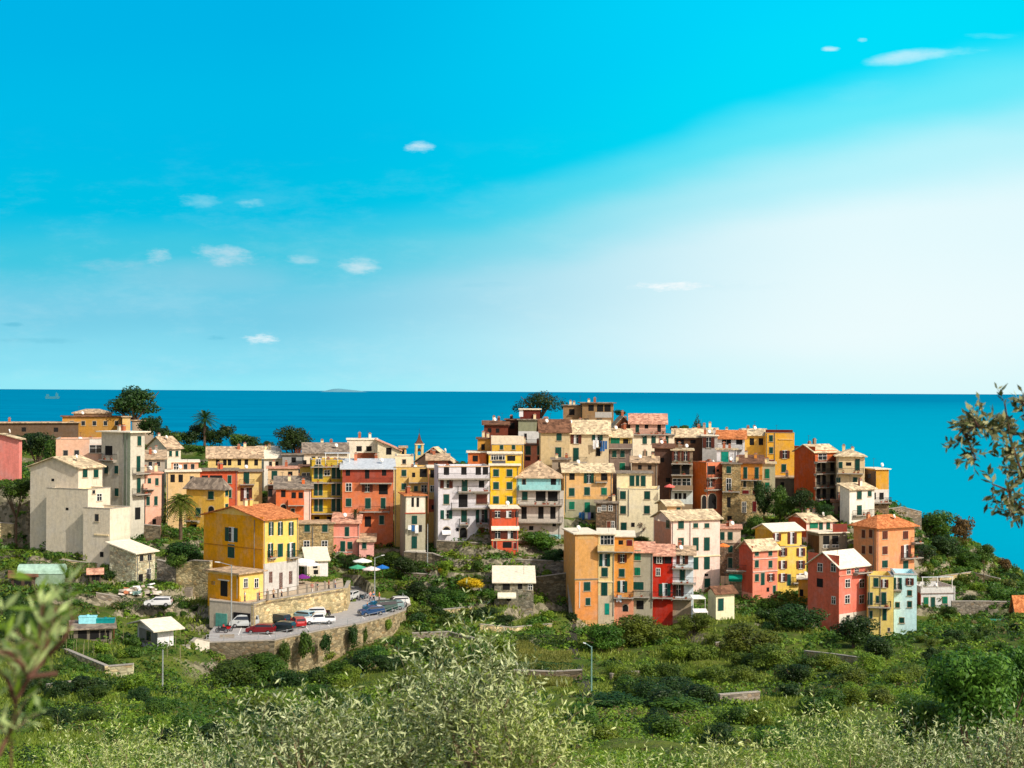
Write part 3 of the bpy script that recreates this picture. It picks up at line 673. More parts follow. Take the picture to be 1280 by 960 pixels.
H('grey green and white block topped by a dark red roof terrace', 648, 680, 525, 302, (150, 152, 118), 'RS 648-680 539-557 222,222,212;Rk 657 546 3x8;RB 648-680 555 .6', roof='flat', rm='g', wings=[Wg(650, 675, 512, 305, (110, 40, 30), 'RS 649-654 512-521 235,235,235;RC 650-675 512', part='wing', rm='w', dep=5)])
H('salmon house with tall dark windows under the grey green block', 650, 684, 557, 290, (240, 142, 112), 'Rg 660,675 563 6x10;Rk 660,675 573 6x5', rm='b', dy=4)
H('orange red three storey house standing alone below the yellow tower', 615, 648, 636, 249, (232, 92, 52), 'RO 622,636 643 13x7;Rk 646 643 4x7;RA 614-649 658 232,225,200 .5;RO 622,638 667 14x11;RC 614-648 675;Rk 634 681 10x7;Rr 619 682 3x10;Rr 644 682 3x7', roof='flat', rm='w', bot=694, dy=4, dep=6, ch=0)
H('pale turquoise house with stone slab roof and stacked balconies', 646, 701, 598, 258, (150, 218, 218), 'Rk 692 603 6x10;Rd 655 603 4x8;RQ 649-701 612 1.0;RS 646-705 613-668 205,198,182 x .03;Rg 656 620 6x10;Rk 676,691 620 11x12;RB 649-703 630 1.3;Rk 655,676,691 641 6x14;RB 649-703 652 1.3;Rk 664 660 5x5;Rk 693 656 4x4'.replace(' x .03', ''), roof='hip', rise=20, rm='s', bot=670, dep=9, ch=1)
H('long cream house with white washing below its bright stone roof', 684, 761, 541, 286, (228, 206, 158), 'Rg 699 546 5x9;RO 720 548 12x12;Ro 747 546 12x8;Rg 699 567 6x14;Rg 720 568 6x15;Rk 748 565 5x9;RB 712-734 577 1;RB 695-712 577 .8;RN 741-752 550 w/w/k of_white_sheets_on_the_long_cream_house;RN 750-759 551 b/b/b of_blue_cloths_on_the_long_cream_house', roof='gx', rise=15, rm='l', ch=2, yaw=-3)
H('old house with dark brown slab roof joined to the long cream house', 676, 712, 539.5, 284, (205, 182, 130), 'Rg 699 546 5.5x9;Rg 698 567 6.5x15', roof='gx', rise=14, rm='b', dy=3)
H('brown cube house with one window below the pine', 704, 728, 507, 333, (165, 125, 82), 'Rk 715 515 6x7;Rk 723 530 6x6', rm='g')
H('taupe brown house highest on the skyline with a flat roof', 728, 767, 504, 331, (158, 122, 78), 'Rk 739 510 6x7;Rk 750,759.5 510 7x8;RS 744-765 515-522 190,185,175;Rk 733,749 526 6x5', rm='g', o=.9, dy=4, ant=1)
H('grey stone house with green shutters right of the long cream house', 762, 789, 546, 289, (138, 118, 105), 'RS 762-790 546-559 212,180,90;Rv 769 552 10x10;Rk 782 553 6x8;RQ 761-790 560 .8;Rg 768,778 567 5x8;Rv 778 583 6x8', roof='gx', rise=9, rm='l', dy=3)
H('cream house with brown side gable and roof terrace near the summit', 789, 843, 543, 299, (240, 224, 188), 'Rg 806,817,833 550 4.5x9;Rg 806,817 569 4.5x9;RB 790-843 543 .7;LP 780 545-590', xl=767, yaw=14, roof='terr', wings=[Wg(788, 832, 529, 301, (238, 180, 150), 'Rg 797 535 3.5x10;Rk 808 532 4x7;Rk 824 535 4x9', part='wing', roof='gx', rise=11, rm='p', dep=7)])
H('dark brown gabled house left of the summit cream house', 768, 790, 533, 305, (130, 78, 48), 'Rk 776 540 4x5', roof='gy', rise=12, rm='s', dy=6)
H('long low house with speckled stone roof on the skyline left of the cypress', 842, 882, 546, 302, (130, 92, 62), 'Rk 850 552 9x6;Rk 866 552 6x4', roof='gx', rise=9, rm='l')
H('small pale roofed house behind the cypress on the skyline', 868, 896, 541, 312, (190, 160, 130), '', roof='gx', rise=5, rm='l')
H('wide ochre house with three window rows under a bright slab roof', 705, 766, 590, 268, (236, 178, 104), 'Rk 715 595 6x9;Ro 736 596 11x14;Rk 755 595 7x10;Rg 715 615 6x9;Rg 734 614 6x9;Rv 755 614 6x8;RB 744-759 602 .7;Rv 715 632 6x9;Rv 734 634 6x12;RS 706-766 624-650 175,165,130;RP 707.5 590-640;RN 723-742 640 b/b/w/p/k below_the_wide_ochre_house', roof='gx', rise=9, rm='l', bot=655, dy=4, ch=0)
H('brown stone house with white framed windows tucked right of the ochre house', 745, 772, 629, 262, STB, 'Rw 755,763 635 4x6;RD 761 657 4x10;Rw 766 656 3x8;Rw 749 637 3x5', bot=668, rm='g', dep=5)
H('cream house with green shutters and roof terrace beside the red bush', 772, 823, 611, 265, (250, 236, 190), 'Rg 779,809 619,637 6x9;Rg 780 659 6x11;Rk 791 656 4x5;RP 786 612-645', roof='terr', bot=672, dep=9, dy=-3, ch=0, wings=[Wg(771, 815, 592, 268, (248, 228, 175), 'Rg 790,804 601 5x12;Rg 797 601 3.5x12', part='wing', rm='g')])
H('curved dark brown tower house in the middle of the upper village', 818, 841, 560, 284, (100, 72, 58), 'Rk 835 600 5x5;Rk 828 575 4x5', roof='gx', rise=4, rm='b')
H('grey balcony house with glazed loggias left of the orange wall', 840, 866, 563, 282, (150, 128, 100), 'RO 845,857 570 9x11;Rk 845,857 587 9x12;Rw 846,858 603 9x9;Rk 845,850,856 620 3.5x7;RB 839-866 579 1.2;RB 839-866 593 1.2;RQ 840-866 612 1.1;RS 839-866 613-630 205,215,212', roof='flat', rm='l')
H('house with tall blank orange side wall and a salmon front', 883, 903, 578, 283, (236, 128, 84), 'Rk 889 588 9x10;RO 888 604 9x9;Rk 897 588 3x3;RB 883-903 597 .9;RB 880-903 612 1.1;Ra 890 627 9x18;Ra 880 628 5x16;LS 866-883 576-640 222,112,40', xl=863, yaw=34, roof='terr', bot=648)
H('dark roofed loft behind the plant filled roof terrace', 878, 897, 545, 296, (190, 185, 175), 'RO 886 553 13x12', rm='w')
H('white house with orange tiled roof left of the upper yellow houses', 897, 931, 548, 297, (226, 226, 222), 'Rk 905,911 552 5x7;Rk 924 551 7x8;RB 897-928 561 .9', roof='gx', rise=9, rm='t')
H('small white house with turquoise door on the upper village terrace', 896, 921, 562, 288, (236, 236, 236), 'RT 906 571 8x12', rm='l', dep=5)
H('drab beige stone house with a white framed French window', 903, 926, 580, 283, stone((170, 150, 108)), 'Rg 911 587 5x8;Rw 911 606 5x14;Rk 911 628 4x12;RB 903-925 614 .8;Rk 912 648 5x6', rm='g', bot=656)
H('saffron orange house with balconies above a patched stone wall', 926, 953, 579, 284, (232, 146, 50), 'Rg 932,946 591 4x13;RB 926-952 599.5 .8;RS 926-953 600-656 185,165,120 st;Rd 931,944 605 3x7;Rr 932,945 615 7x4;Rw 930 634 4x12;Rr 943 633 4x12', roof='shed', rise=7, rm='b', bot=656)
H('pale grey green house with bright green shutters beside the dark fir', 953, 969, 580, 286, (188, 188, 150), 'Rv 959 592,609 5x11', rm='l', bot=650)
H('low yellow house with beige roof left of the tall amber tower', 931, 957, 544, 303, (240, 182, 60), 'Rk 940,951 552 5x8;Rk 929 551 3x8', roof='gx', rise=7, rm='l', dy=3)
H('tall amber tower house with red parapet on the skyline', 957, 993, 541, 300, (246, 178, 42), 'Rg 964 548,563 4x7;RO 981 568 11x9;Rg 980 585 5x9;RC 973-991 549 250,200,110;RS 957-991 537-541 110,40,30;RP 968.5 541-590;Rr 964 577 8x4;RS 968-992 595-625 150,135,110 st', roof='terr', bot=628, dy=3, ant=1)
H('orange red house with blank side wall and four balcony floors', 1018, 1046, 565, 281, (150, 135, 112), 'RS 1018-1046 563-577 222,105,45;Rk 1023,1030,1040 583,600,617 4x11;RB 1017-1045 577 1.2;RB 1017-1045 592 .9;RB 1017-1045 609 .9;Rw 1028 571 9x7;LS 993-1019 557-625 205,84,28;RB 1020-1044 624 1', xl=994, yaw=30, roof='gx', rise=8, rm='l', bot=630)
H('cream house with rounded balcony right of the orange red house', 1046, 1081, 571, 279, (240, 212, 158), 'Rg 1051 581 4x7;Rk 1061 580 6x4;Rg 1072 581 5x13;RB 1046-1079 591 1.2;Rg 1048,1069 601 4.5x8;Rk 1048 620 3x9', roof='hip', rise=8, rm='l', dy=3)
H('white house with stone speckled roof above the orange tiled house', 1062, 1093, 612, 270, (240, 236, 215), 'Rg 1074 619 5x9;Rg 1087 617 4x6;Rg 1074 638 5x11;RB 1066-1087 644 .9', xl=1050, yaw=30, roof='shed', rise=5, rm='l', bot=655)
H('boxy grey and ochre house with dark terrace at the right edge of the village', 1095, 1111, 587, 277, (222, 160, 40), 'RS 1084-1111 612-628 222,218,205;Rk 1092,1102 620 5x8;RB 1084-1112 628 1;LS 1082-1095 587-612 130,105,85;Rk 1087 595 3x5;RS 1083-1111 628-645 130,112,90 st', xl=1080, yaw=12, roof='flat', rm='w', ch=0, bot=648)
# ---- lower right row
H('peeling orange tenement with a blank left wall above the gully', 719, 748, 668, 235, (226, 164, 86), 'RS 719-748 727-775 236,150,72;Rg 734 733 7x10;Rg 735 752 5x8;RC 718-748 724 150,140,125;RP 724.5 727-760 w;RS 722-742 670-674 215,170,100', xl=716, yaw=10, bot=776, rm='w', dep=9, ch=0)
H('cream yellow tenement with a glazed top balcony beside the peeling orange one', 748, 768, 668, 235.6, (246, 214, 140), 'Rw 755,763 675 7x10;RQ 747-768 688 1.1;Ro 756 700 12x14;Rg 756 715 6.5x10;Rg 755.5 736 6.5x15;RS 748-768 744-780 215,195,160;RT 759 761 5x13;RP 767 690-770;RC 748-768 727', bot=778, rm='w', dep=9, ch=0)
H('warm orange tenement with open loggia and white washing', 768, 792, 671, 236, (242, 158, 58), 'Rk 776 678 5x5;Rr 787 680 6x9;RQ 768-792 688.5 1.1;RO 778 698 10x9;Rg 777.5 716 6x9;Ro 778 733 11x13;RB 767-792 746 1.1;RS 768-792 747-785 235,150,110;Ra 782 760 6x8;RN 770-777 743 w/w/c on_the_warm_orange_tenement', bot=784, rm='w', dep=9, ch=0)
H('narrow grey tenement with green shutters left of the scarlet house', 792, 816, 690, 236.4, (176, 168, 142), 'Rv 797 694 7x11;Rv 797 714 6.5x9;Rg 798 732 12x9;RB 791-812 745 1.1;RP 815 690-760;Rk 800 756 8x10', roof='gx', rise=9, rm='p', bot=785, dep=8, ch=0)
H('scarlet red house with white windows below the pink house', 816, 841, 694, 236.8, (214, 40, 14), 'Rk 819,828 700 4x8;Rw 824 700 5x7;Rk 835 700 8x8;Rw 822.5 715 4x8;Ro 831 737 13x14;RB 815-841 746 1.1;RS 816-841 750-788 190,40,20', roof='gx', rise=10, rm='p', bot=786, dep=8, ch=0)
H('white balcony house with turquoise door right of the scarlet house', 841, 867, 693, 237.2, (226, 242, 246), 'RO 853 699 13x11;RB 840-867 709 1.3;RG 853 718 5.5x14;RB 840-870 727.5 1.5;RO 848 738 12x13;RB 838-865 747 1.3;RS 841-864 749-785 170,150,120', roof='gx', rise=7, rm='s', bot=782, dep=8, ch=1)
H('large pale pink house with long green shutters and salmon side wall', 839, 900, 650, 249, (250, 216, 196), 'Rg 851 656 6x9;Rg 851 679 6x12;Rg 869.5,883.5 657 5x5;Rg 869.5,883.5 680 6x15;Rg 869.5,883.5 704 6x14;Rg 884 729 6x10;Rk 883 719 4x3;Rg 851 703 6x12;Ld 835 655 4x9;Lk 834 683 3x8;LS 818-839 650-740 236,160,122;RP 862.5 650-720;RC 839-900 697;Rd 823 650 .5x.5', xl=817, yaw=22, roof='gx', rise=9, rm='l', bot=745, ch=0, wings=[Wg(834, 852, 632, 254, (236, 190, 130), 'Rg 848 640 4x10;Rk 838,842 641 4x7', part='wing', roof='gx', rise=5, rm='l', dep=5, yaw=14)])
H('small cream house with tall white chimney right of the pink house', 901, 926, 661, 259, (246, 222, 190), 'Rg 902.8,913 670 5x9;RS 900-926 678-720 130,112,95 st;Rg 913 686 5x8;Rg 913 704 5x13;RC 900-927 661 190,110,80', rm='p', bot=735, ch=2)
H('stone workshop with turquoise tarpaulin below the small cream house', 912, 940, 716, 248, stone((128, 112, 92)), 'RA 911-928 718 0,150,125 1.0;RS 911-928 720-727 0,140,115;RB 908-935 712 1;RP 930 716-745 w', bot=750, rm='g', ch=0, dep=5)
H('tiny cream hut with brown tiled roof and dark teal door', 895, 918, 741, 232, (244, 236, 190), 'RG 901 756 6x14', xl=885, yaw=26, roof='gx', rise=6, rm='b', bot=765, ch=0)
H('salmon terrace house with red side wall and white string courses', 941, 972, 687, 245, (244, 140, 108), 'Rg 946,963 691 4x7;Rg 946,963 705 4x8;RG 953.5 724 4x14;Rg 946 722 4x8;RO 963.5 722 8x8;RC 941-972 699 235,200,180;RC 941-972 715 235,200,180;LS 924-941 680-740 205,80,52;RG 968 737 3x9;Rk 960 737 3x5', xl=924, yaw=28, roof='gx', rise=10, rm='l', bot=752, ch=0)
H('sunny yellow house with open green shutters behind the salmon house', 972, 1008, 684, 250, (246, 206, 80), 'RO 971 671 9x8;RO 990 673 10x13;RO 978.5,1001 690 9.5x9;RO 978.5,1001 706 9.5x9;RO 978.5,1001 722 9.5x9;RG 986 725 4x13;RB 990-1000 728 .8', roof='terr', xl=966, yaw=14, bot=742, ch=0, wings=[Wg(966, 1002, 664, 252, (246, 206, 80), 'RO 971 672 9.5x8;RO 990 673 10x13;LS 944-966 660-690 225,170,40', xl=944, yaw=26, part='wing', roof='gx', rise=7, rm='w')])
H('small orange porch house between the yellow and coral houses', 998, 1012, 724, 243, (244, 170, 50), 'Rk 1002 741 4x8', bot=750, rm='w', dep=4, ch=0)
H('pink and white house with red fence on its roof terrace', 1008, 1043, 652, 266, (248, 200, 185), 'Rv 1017 657 9x6;Rg 1026,1035 658 4x9;LS 986-1008 645-670 226,92,50;RC 1008-1043 664', xl=986, yaw=22, roof='gx', rise=8, rm='l', ch=2)
H('brown and grey house with large glazed openings behind the coral house', 1024, 1059, 667, 262, (150, 135, 112), 'Rk 1033,1044 676 7x12;Rw 1033,1044 683 7x3;LS 1008-1024 667-705 120,84,50;RS 1041-1059 655-667 150,60,40', xl=1008, yaw=16, roof='flat', rm='w', bot=705, ch=0)
H('coral red gabled house with white framed windows above the ravine', 1049, 1084, 709, 232, (246, 124, 98), 'Rw 1059.5,1077 729.5 5x9;Rw 1059,1077 749.5 5x9;Rw 1061 714.5 4x6;Rw 1071 714 4x6;Lw 1024.5,1042 708.5 5x9;Lw 1042 750 4x8;Lk 1025 728 7x10;RS 1049-1084 768-792 225,215,195;RC 1049-1084 720 230,150,120;RB 1066-1085 716 1.1;Rk 1060,1075 771 4x3;LS 1010-1049 690-790 232,108,76;Lw 1025,1042 709 5x9'.replace(';Lw 1024.5,1042 708.5 5x9', ''), xl=1011, yaw=38, roof='gx', rise=16, rm='w', bot=786, ch=0)  # left gable panel has the shaded side's tone put into its colour
H('tall narrow pale yellow house with a balcony beside the coral house', 1085, 1117, 720, 233.5, (248, 218, 112), 'Rg 1095 728 5x10;RO 1105.5 729 9x9;Rg 1088,1105 748 5x14;Rg 1097 749 3x8;RB 1084-1113 757.5 1.0;Rg 1088.5 768 4x8;Rg 1106 768 4x13;Rd 1111 787 2x4;RP 1100.5 720-800', roof='terr', bot=806, ch=0, dep=7, dy=5)
H('tall narrow pale turquoise house at the right end of the row', 1117.5, 1146, 717, 234.5, (205, 250, 252), 'Ro 1122 729 9x13;RO 1137 727 9x8;Rg 1137 741 4.5x6;Rg 1122 756 4.5x6;Rg 1137 755 4.5x7;Rg 1127.5 775 5x6;RB 1117-1127 737 .8;RC 1117-1147 717 225,225,225', roof='terr', bot=797, ch=0, dep=7, dy=5)
H('orange house with hipped terracotta roof and brown shutters', 1096, 1143, 661, 255, (244, 156, 100), 'Rb 1106,1132 669 5.5x9;Rb 1106 688 5.5x9;RO 1132.5 690 11x15;Rg 1106 705 6x8;Rg 1132 706 5.5x9;Lb 1079.5,1088.5 667 3.5x9;Lb 1079.5,1088.5 687 3.5x9;RB 1126-1149 697.5 1.1;RB 1139-1149 678 1.1;RC 1096-1143 661 225,190,140;LP 1092.5 661-715', xl=1067, yaw=30, roof='hip', rise=14, rm='t', o=.7, bot=735, ch=1)
H('white terrace house with awning roof on the right slope', 1151, 1194, 734, 250, (216, 216, 210), 'Rv 1157.5 751 5x8;RG 1166 754 4.5x14;Rv 1181 750 5.5x8;Rg 1183 758 3x3;RC 1150-1194 742 140,125,115;LS 1147-1151 740-768 190,80,50;RE 1152-1191 722 .3 1.9;RP 1193 734-764 w', xl=1146, yaw=8, roof='terr', bot=766, ch=0, dep=7)
H('low house with orange tiled roof at the right edge of the photo', 1270, 1302, 757, 240, (150, 130, 110), 'Rk 1280 762 5x5', xl=1266, yaw=10, roof='gx', rise=11, rm='t', bot=772, ch=0)
# ---- parking front
H('big yellow gabled house with orange tiled roof beside the car park', 329, 373, 650, 214, (250, 204, 92), 'Ro 338.5,350,363.5 661 5.5x15;Ro 338 689 6x17;Rg 350 688 5.5x15;Ro 364 689 9x18;RB 334-343 697 .7;RB 358-370 697 .8;RS 329-373 705-760 200,198,190 x .06 plinth;RD 338 722 4x13;RD 351 726 4x19;RD 363 722 4x15;LS 255-329.2 640-760 250,168,4;Lo 289.5 667.5 14x16;Lg 289 688.5 7x15;RP 330 651-745;LC 256-329 679 205,135,10;LP 318.5 650-720;RB 334-372 706 .05'.replace(';RB 334-372 706 .05', ''), xl=255, yaw=52, roof='gx', rise=13, rm='t', bot=752, o=.5, ch=2, wings=[  # left gable panel: amber tone of the shaded wall put into its colour
   Wg(299, 329, 718, 207, (250, 206, 104), 'Rw 307,320.5 729 4x10;LS 260-299.3 716-760 246,166,10;LP 297 718-748;Lk 280 734.5 8x19;LC 273-287 724 235,225,205;LS 264-269 726-731 240,240,240', xl=261, yaw=52, part='annex', roof='flat', rm='s', o=.7)])  # annex left panel also holds the shaded tone in its colour
H('old stone house with pale framed windows between the yellow and pink houses', 373, 417, 655, 254, stone((165, 145, 105)), 'Rg 384,406 660 6x9;Rw 383.5,406 681 6x9;RC 373-417 655;RP 391 658-700', bot=705, rm='s', ch=0, dep=6)
H('pink house with salmon lean-to roof above the café terrace', 417, 449, 654, 256, (246, 152, 128), 'Rg 434 665 4.5x12;Rg 428.5 683 5x12;Rg 437.5 681.5 5x8;RC 417-449 671 240,190,170;RC 421-441 690 235,225,215;RP 448 655-698', roof='shed', rise=8, rm='p', bot=700, yaw=4, dep=6, ch=0, wings=[Wg(449, 467, 677, 255, (248, 176, 160), 'Rg 455.5 682 4.5x7;Rk 460 695 4x3', part='wing', roof='shed', rise=5, rm='s', dep=5, yaw=4)])
H('white café pavilion with cream lean-to roof beside the stone house', 384, 410, 701, 240, (240, 230, 205), 'Rk 394 706 5x8;Rk 395 715 5x5;RS 400-410 703-720 245,240,235', roof='shed', rise=11, rm='w', bot=724, yaw=14, dep=5, ch=0, o=.4)
H('grey stone garden house with cream corrugated roof in the middle gardens', 618, 667, 728, 235, stone((132, 128, 112)), 'Rk 633 733 8x8;Rk 650 733 5x6;RA 622-645 741 236,232,205 1.6;Rk 636 748 5x6;Rw 663 734 4x6', roof='shed', rise=13, rm='w', bot=758, ch=0, dep=6, o=.4)
H('garden shed with pale grey sheet roof and white side below the hedge', 197, 217, 786, 186, (232, 232, 230), 'LS 174-197 784-805 150,150,140;Ld 186 794 5x11', xl=172, yaw=40, roof='gx', rise=7, rm='w', bot=806, name='shed', cat='shed', ch=0, ant=0, o=1.1)
H('long open garden shed with grey sheet roof below the blue tanks', 92, 140, 787, 184, (120, 110, 95), 'Rk 103,118,131 794 10x10', roof='shed', rise=3, rm='g', bot=805, name='shed', cat='shed', ch=0, ant=0, o=.6, dep=4)
H('small rusty roofed shed in the left gardens', 112, 126, 717, 221, (95, 80, 65), 'Rk 117,122 722 4x7', roof='gx', rise=4, rm='p', bot=728, name='shed', cat='shed', ch=0, ant=0, dep=3)
H('dark timber shed with brown sheet roof at the far left of the gardens', 14, 44, 722, 218, (80, 62, 50), 'Rk 22,35 729 8x8', roof='shed', rise=3, rm='b', bot=738, name='shed', cat='shed', ch=0, ant=0, dep=4)
# fillers seen between the named houses
H('brown back house with small windows above the orange bay house', 346, 392, 600, 285, (170, 125, 95), 'Rk 352,372,384 606 4x6', roof='gx', rise=6, rm='b')
H('dim terracotta house behind the ochre parapet house', 535, 560, 575, 276, (180, 105, 75), 'Rk 545 581 4x5', roof='gx', rise=6, rm='s')
H('beige back house between the turquoise roof and the ochre house', 690, 712, 575, 275, (170, 150, 125), 'Rk 700 581 4x6', rm='g')
H('brown back house between the summit house and the cream terrace house', 790, 822, 578, 280, (150, 120, 90), 'Rk 800,812 584 4x5', roof='gx', rise=6, rm='s')
H('shaded brown house filling the corner left of the drab stone house', 896, 912, 600, 288, (125, 95, 70), '', rm='b')
H('low stone house under the saffron orange house with a beige roof', 968, 996, 598, 292, (130, 112, 92), 'Rk 978 606 4x6', rm='s')
H('tan back house under the orange red balcony house', 1040, 1070, 628, 274, (125, 100, 78), 'Rk 1050 636 4x6', rm='b', bot=650)
for q in HS:
    if 'dep' in q and q['dep'] is None: q.pop('dep')
HOUSES = []
for q in HS:
    if 'bot' in q:
        C = at(q['xc'], q['top'], q['d']); zt_ = at(q['xc'], q['bot'], q['d'])[2]
        a = R(q['yaw']); m_ = at((q['xc'] + q['xr']) / 2, q['top'], q['d'])
        for (x_, y_) in ((C[0], C[1] - 1.0), (m_[0], m_[1])):
            CORR.append((x_, y_, zt_ - float(grid_z(x_, y_))))
FLATS.append((inset(PROM, 1.6), ZP - .05)); FLATS.append((inset(ROAD, 2.0), ZR - .25)); FLATS.append((inset(ROADX, .5), ZR - .25))
for q in HS: HOUSES.append(build_house(q))
# ---------------------------------------------------------------- ground sheet
def make_ground():
    ys = [0.3]
    while ys[-1] < 620: ys.append(ys[-1] + max(.35, min(1.1, ys[-1] * .02)))
    ys = np.array(ys); us = np.linspace(-0.50, 0.50, 620)
    U, Y = np.meshgrid(us, ys); X = U * (Y + 6)
    Z = terr(X, Y)
    free = np.ones_like(Z)
    for poly, _ in FLATS: free = np.where(in_poly(X, Y, inset(poly, -3.5)), 0, free)
    bump_ = (vnoise(X, Y, 7, 1) - .5) * .9 + (vnoise(X, Y, 2.6, 2) - .5) * .7
    amp = np.clip((Y - 20) / 40, 0, 1) * free * np.where(Y > 245, .25, 1)
    Z = Z + bump_ * amp - .1
    V = np.stack([X, Y, Z], -1).reshape(-1, 3); n, m = Z.shape
    i = np.arange(n - 1)[:, None] * m + np.arange(m - 1)[None, :]; i = i.ravel()
    Fq = np.stack([i, i + 1, i + m + 1, i + m], -1)
    nb = NB('soil_and_grass'); v = nb.coord()
    a = nb.noise(v, .12, 5, .6); b = nb.noise(v, .9, 5, .65); c = nb.noise(v, 6, 3)
    col = nb.mix(nb.mapr(a, .35, .65, 0, 1), (.04, .09, .012), (.15, .19, .025))
    col = nb.mix(nb.mapr(b, .52, .70, 0, .7), col, (.15, .12, .06)); col = nb.mix(nb.mapr(c, .4, .7, 0, .6), col, (.02, .035, .01))
    geo = nb.n('ShaderNodeNewGeometry'); sp = nb.n('ShaderNodeSeparateXYZ'); nb.l(geo.outputs['True Normal'], sp.inputs[0])
    vo = nb.n('ShaderNodeTexVoronoi'); vo.inputs['Scale'].default_value = 1.8; nb.l(v, vo.inputs['Vector']); sc_ = nb.n('ShaderNodeSeparateColor'); nb.l(vo.outputs['Color'], sc_.inputs[0])
    st = nb.mix(sc_.outputs[0], (.10, .09, .06), (.34, .30, .21)); col = nb.mix(nb.mapr(sp.outputs[2], .90, .80, 0, .9), col, st)
    nb.base(col); nb.b.inputs['Roughness'].default_value = .95; nb.b.inputs['Specular IOR Level'].default_value = .1; nb.bump(b, .8, .4)
    o = obj('ground', npmesh('ground', V, Fq, [nb.m], smooth=True)); setp(o, kind='structure')
make_ground()
def make_sea():
    nb = NB('sea_water')
    v = nb.coord((1, .35, 1)); n1 = nb.noise(nb.coord((.35, 1, 1)), .012, 9, .7); n2 = nb.noise(nb.coord((.25, 1, 1)), .003, 6, .6)
    w = nb.n('ShaderNodeTexWave', wave_type='BANDS', bands_direction='Y'); w.inputs['Scale'].default_value = .025; w.inputs['Distortion'].default_value = 6; w.inputs['Detail'].default_value = 4
    nb.l(nb.coord((.15, 1, 1)), w.inputs['Vector'])
    col = nb.mix(nb.mapr(n2, .35, .65, 0, 1), (0.0, .158, .30), (0.0, .215, .375))
    col = nb.mix(nb.mapr(n1, .42, .66, 0, .6), col, (.0, .26, .44))
    sp = nb.n('ShaderNodeSeparateXYZ'); nb.l(nb.coord(), sp.inputs[0]); near = nb.mapr(sp.outputs[1], 20000, 1200, 0, 1); rt = nb.mapr(sp.outputs[0], -300, 450, .0, 1); mm_ = nb.n('ShaderNodeMath', operation='MULTIPLY'); nb.l(near, mm_.inputs[0]); nb.l(rt, mm_.inputs[1])
    col = nb.mix(mm_.outputs[0], col, (.0, .335, .49))
    nb.base(col); nb.b.inputs['Roughness'].default_value = .42; nb.b.inputs['Specular IOR Level'].default_value = 0.0
    nb.bump(n1, .6, 3.0)
    m = MB(); xs = [-90000, -20000, -4000, 0, 4000, 20000, 90000]; ysq = [300, 1500, 5000, 20000, 90000]
    for a in range(len(xs) - 1):
        for b in range(len(ysq) - 1): m.poly([(xs[a], ysq[b], 0), (xs[a + 1], ysq[b], 0), (xs[a + 1], ysq[b + 1], 0), (xs[a], ysq[b + 1], 0)], nb.m)
    setp(m.build('sea'), kind='structure')
make_sea()
# ---------------------------------------------------------------- vegetation
nr = np.random.default_rng(11)
def leaves(P, Nrm, size, asp=.55, jit=1.0, r=None):
    """one rhombic leaf per point"""
    r = r or nr; n = len(P)
    d = r.normal(size=(n, 3)); d /= np.linalg.norm(d, axis=1, keepdims=True)
    N_ = Nrm + d * jit; N_ /= np.linalg.norm(N_, axis=1, keepdims=True)
    t = np.cross(N_, r.normal(size=(n, 3))); t /= np.linalg.norm(t, axis=1, keepdims=True); b = np.cross(N_, t)
    L_ = (size * r.uniform(.6, 1.35, n))[:, None] if np.isscalar(size) else (size * r.uniform(.6, 1.35, n))[:, None]
    V = np.stack([P - t * L_ * .5, P - b * L_ * asp * .5 + t * L_ * .08, P + t * L_ * .5, P + b * L_ * asp * .5 + t * L_ * .08], 1).reshape(-1, 3)
    Fq = np.arange(n * 4).reshape(n, 4); return V, Fq
def sph(n, r=None):
    d = (r or nr).normal(size=(n, 3)); return d / np.linalg.norm(d, axis=1, keepdims=True)
def crown_mesh(name, mat, n, leaf, lobes, seed, asp=.55, shell=.22, jit=.8):
    r = np.random.default_rng(seed); vol = np.array([l[3] ** 2 for l in lobes]); w = vol / vol.sum(); Ps, Ns = [], []
    for l, k in zip(lobes, (w * n).astype(int)):
        d = sph(k, r); rad = 1 - np.abs(r.normal(size=k)) * shell; rad *= 1 + .22 * (vnoise(d[:, 0] * 3 + 50, d[:, 1] * 3 + d[:, 2] * 4 + 50, 1, seed) - .5) * 2
        p = np.array(l[:3]) + d * rad[:, None] * np.array([l[3], l[3], l[4]]); Ps.append(p); Ns.append(d)
    P = np.concatenate(Ps); Nn = np.concatenate(Ns) + np.array([0, 0, .35])
    V, Fq = leaves(P, Nn, leaf, asp, jit, r)
    return npmesh(name, V, Fq, [mat])
def lobes_round(seed, k=9, spread=.55, r0=.42, flat=.8):
    r = random.Random(seed); out = [(0, 0, 0, .62, .58)]
    for i in range(k):
        a = r.uniform(0, 6.28); q = r.uniform(.35, 1) * spread; out.append((math.cos(a) * q, math.sin(a) * q, r.uniform(-.35, .55) * flat, r.uniform(.6, 1.1) * r0, r.uniform(.6, 1) * r0 * .9))
    return out
LM = dict(
 dark=leafmat('leaf_dark', (.010, .036, .008), (.05, .105, .018), nscale=1.2),
 mid=leafmat('leaf_mid', (.018, .065, .008), (.11, .20, .02), nscale=1.2),
 lite=leafmat('leaf_light', (.07, .15, .010), (.25, .34, .03), nscale=1.2),
 olive=leafmat('leaf_olive', (.04, .08, .010), (.20, .26, .03), nscale=1.2),
 red=leafmat('leaf_red', (.05, .018, .015), (.11, .035, .03), nscale=1.2),
 yel=leafmat('flower_yellow', (.35, .26, .01), (.8, .55, .02), nscale=1.2),
 rust=leafmat('leaf_rust', (.08, .055, .018), (.20, .13, .035), nscale=1.2))
BARK = plain('bark', (95, 78, 62), .95, var=.45)
CM = {}
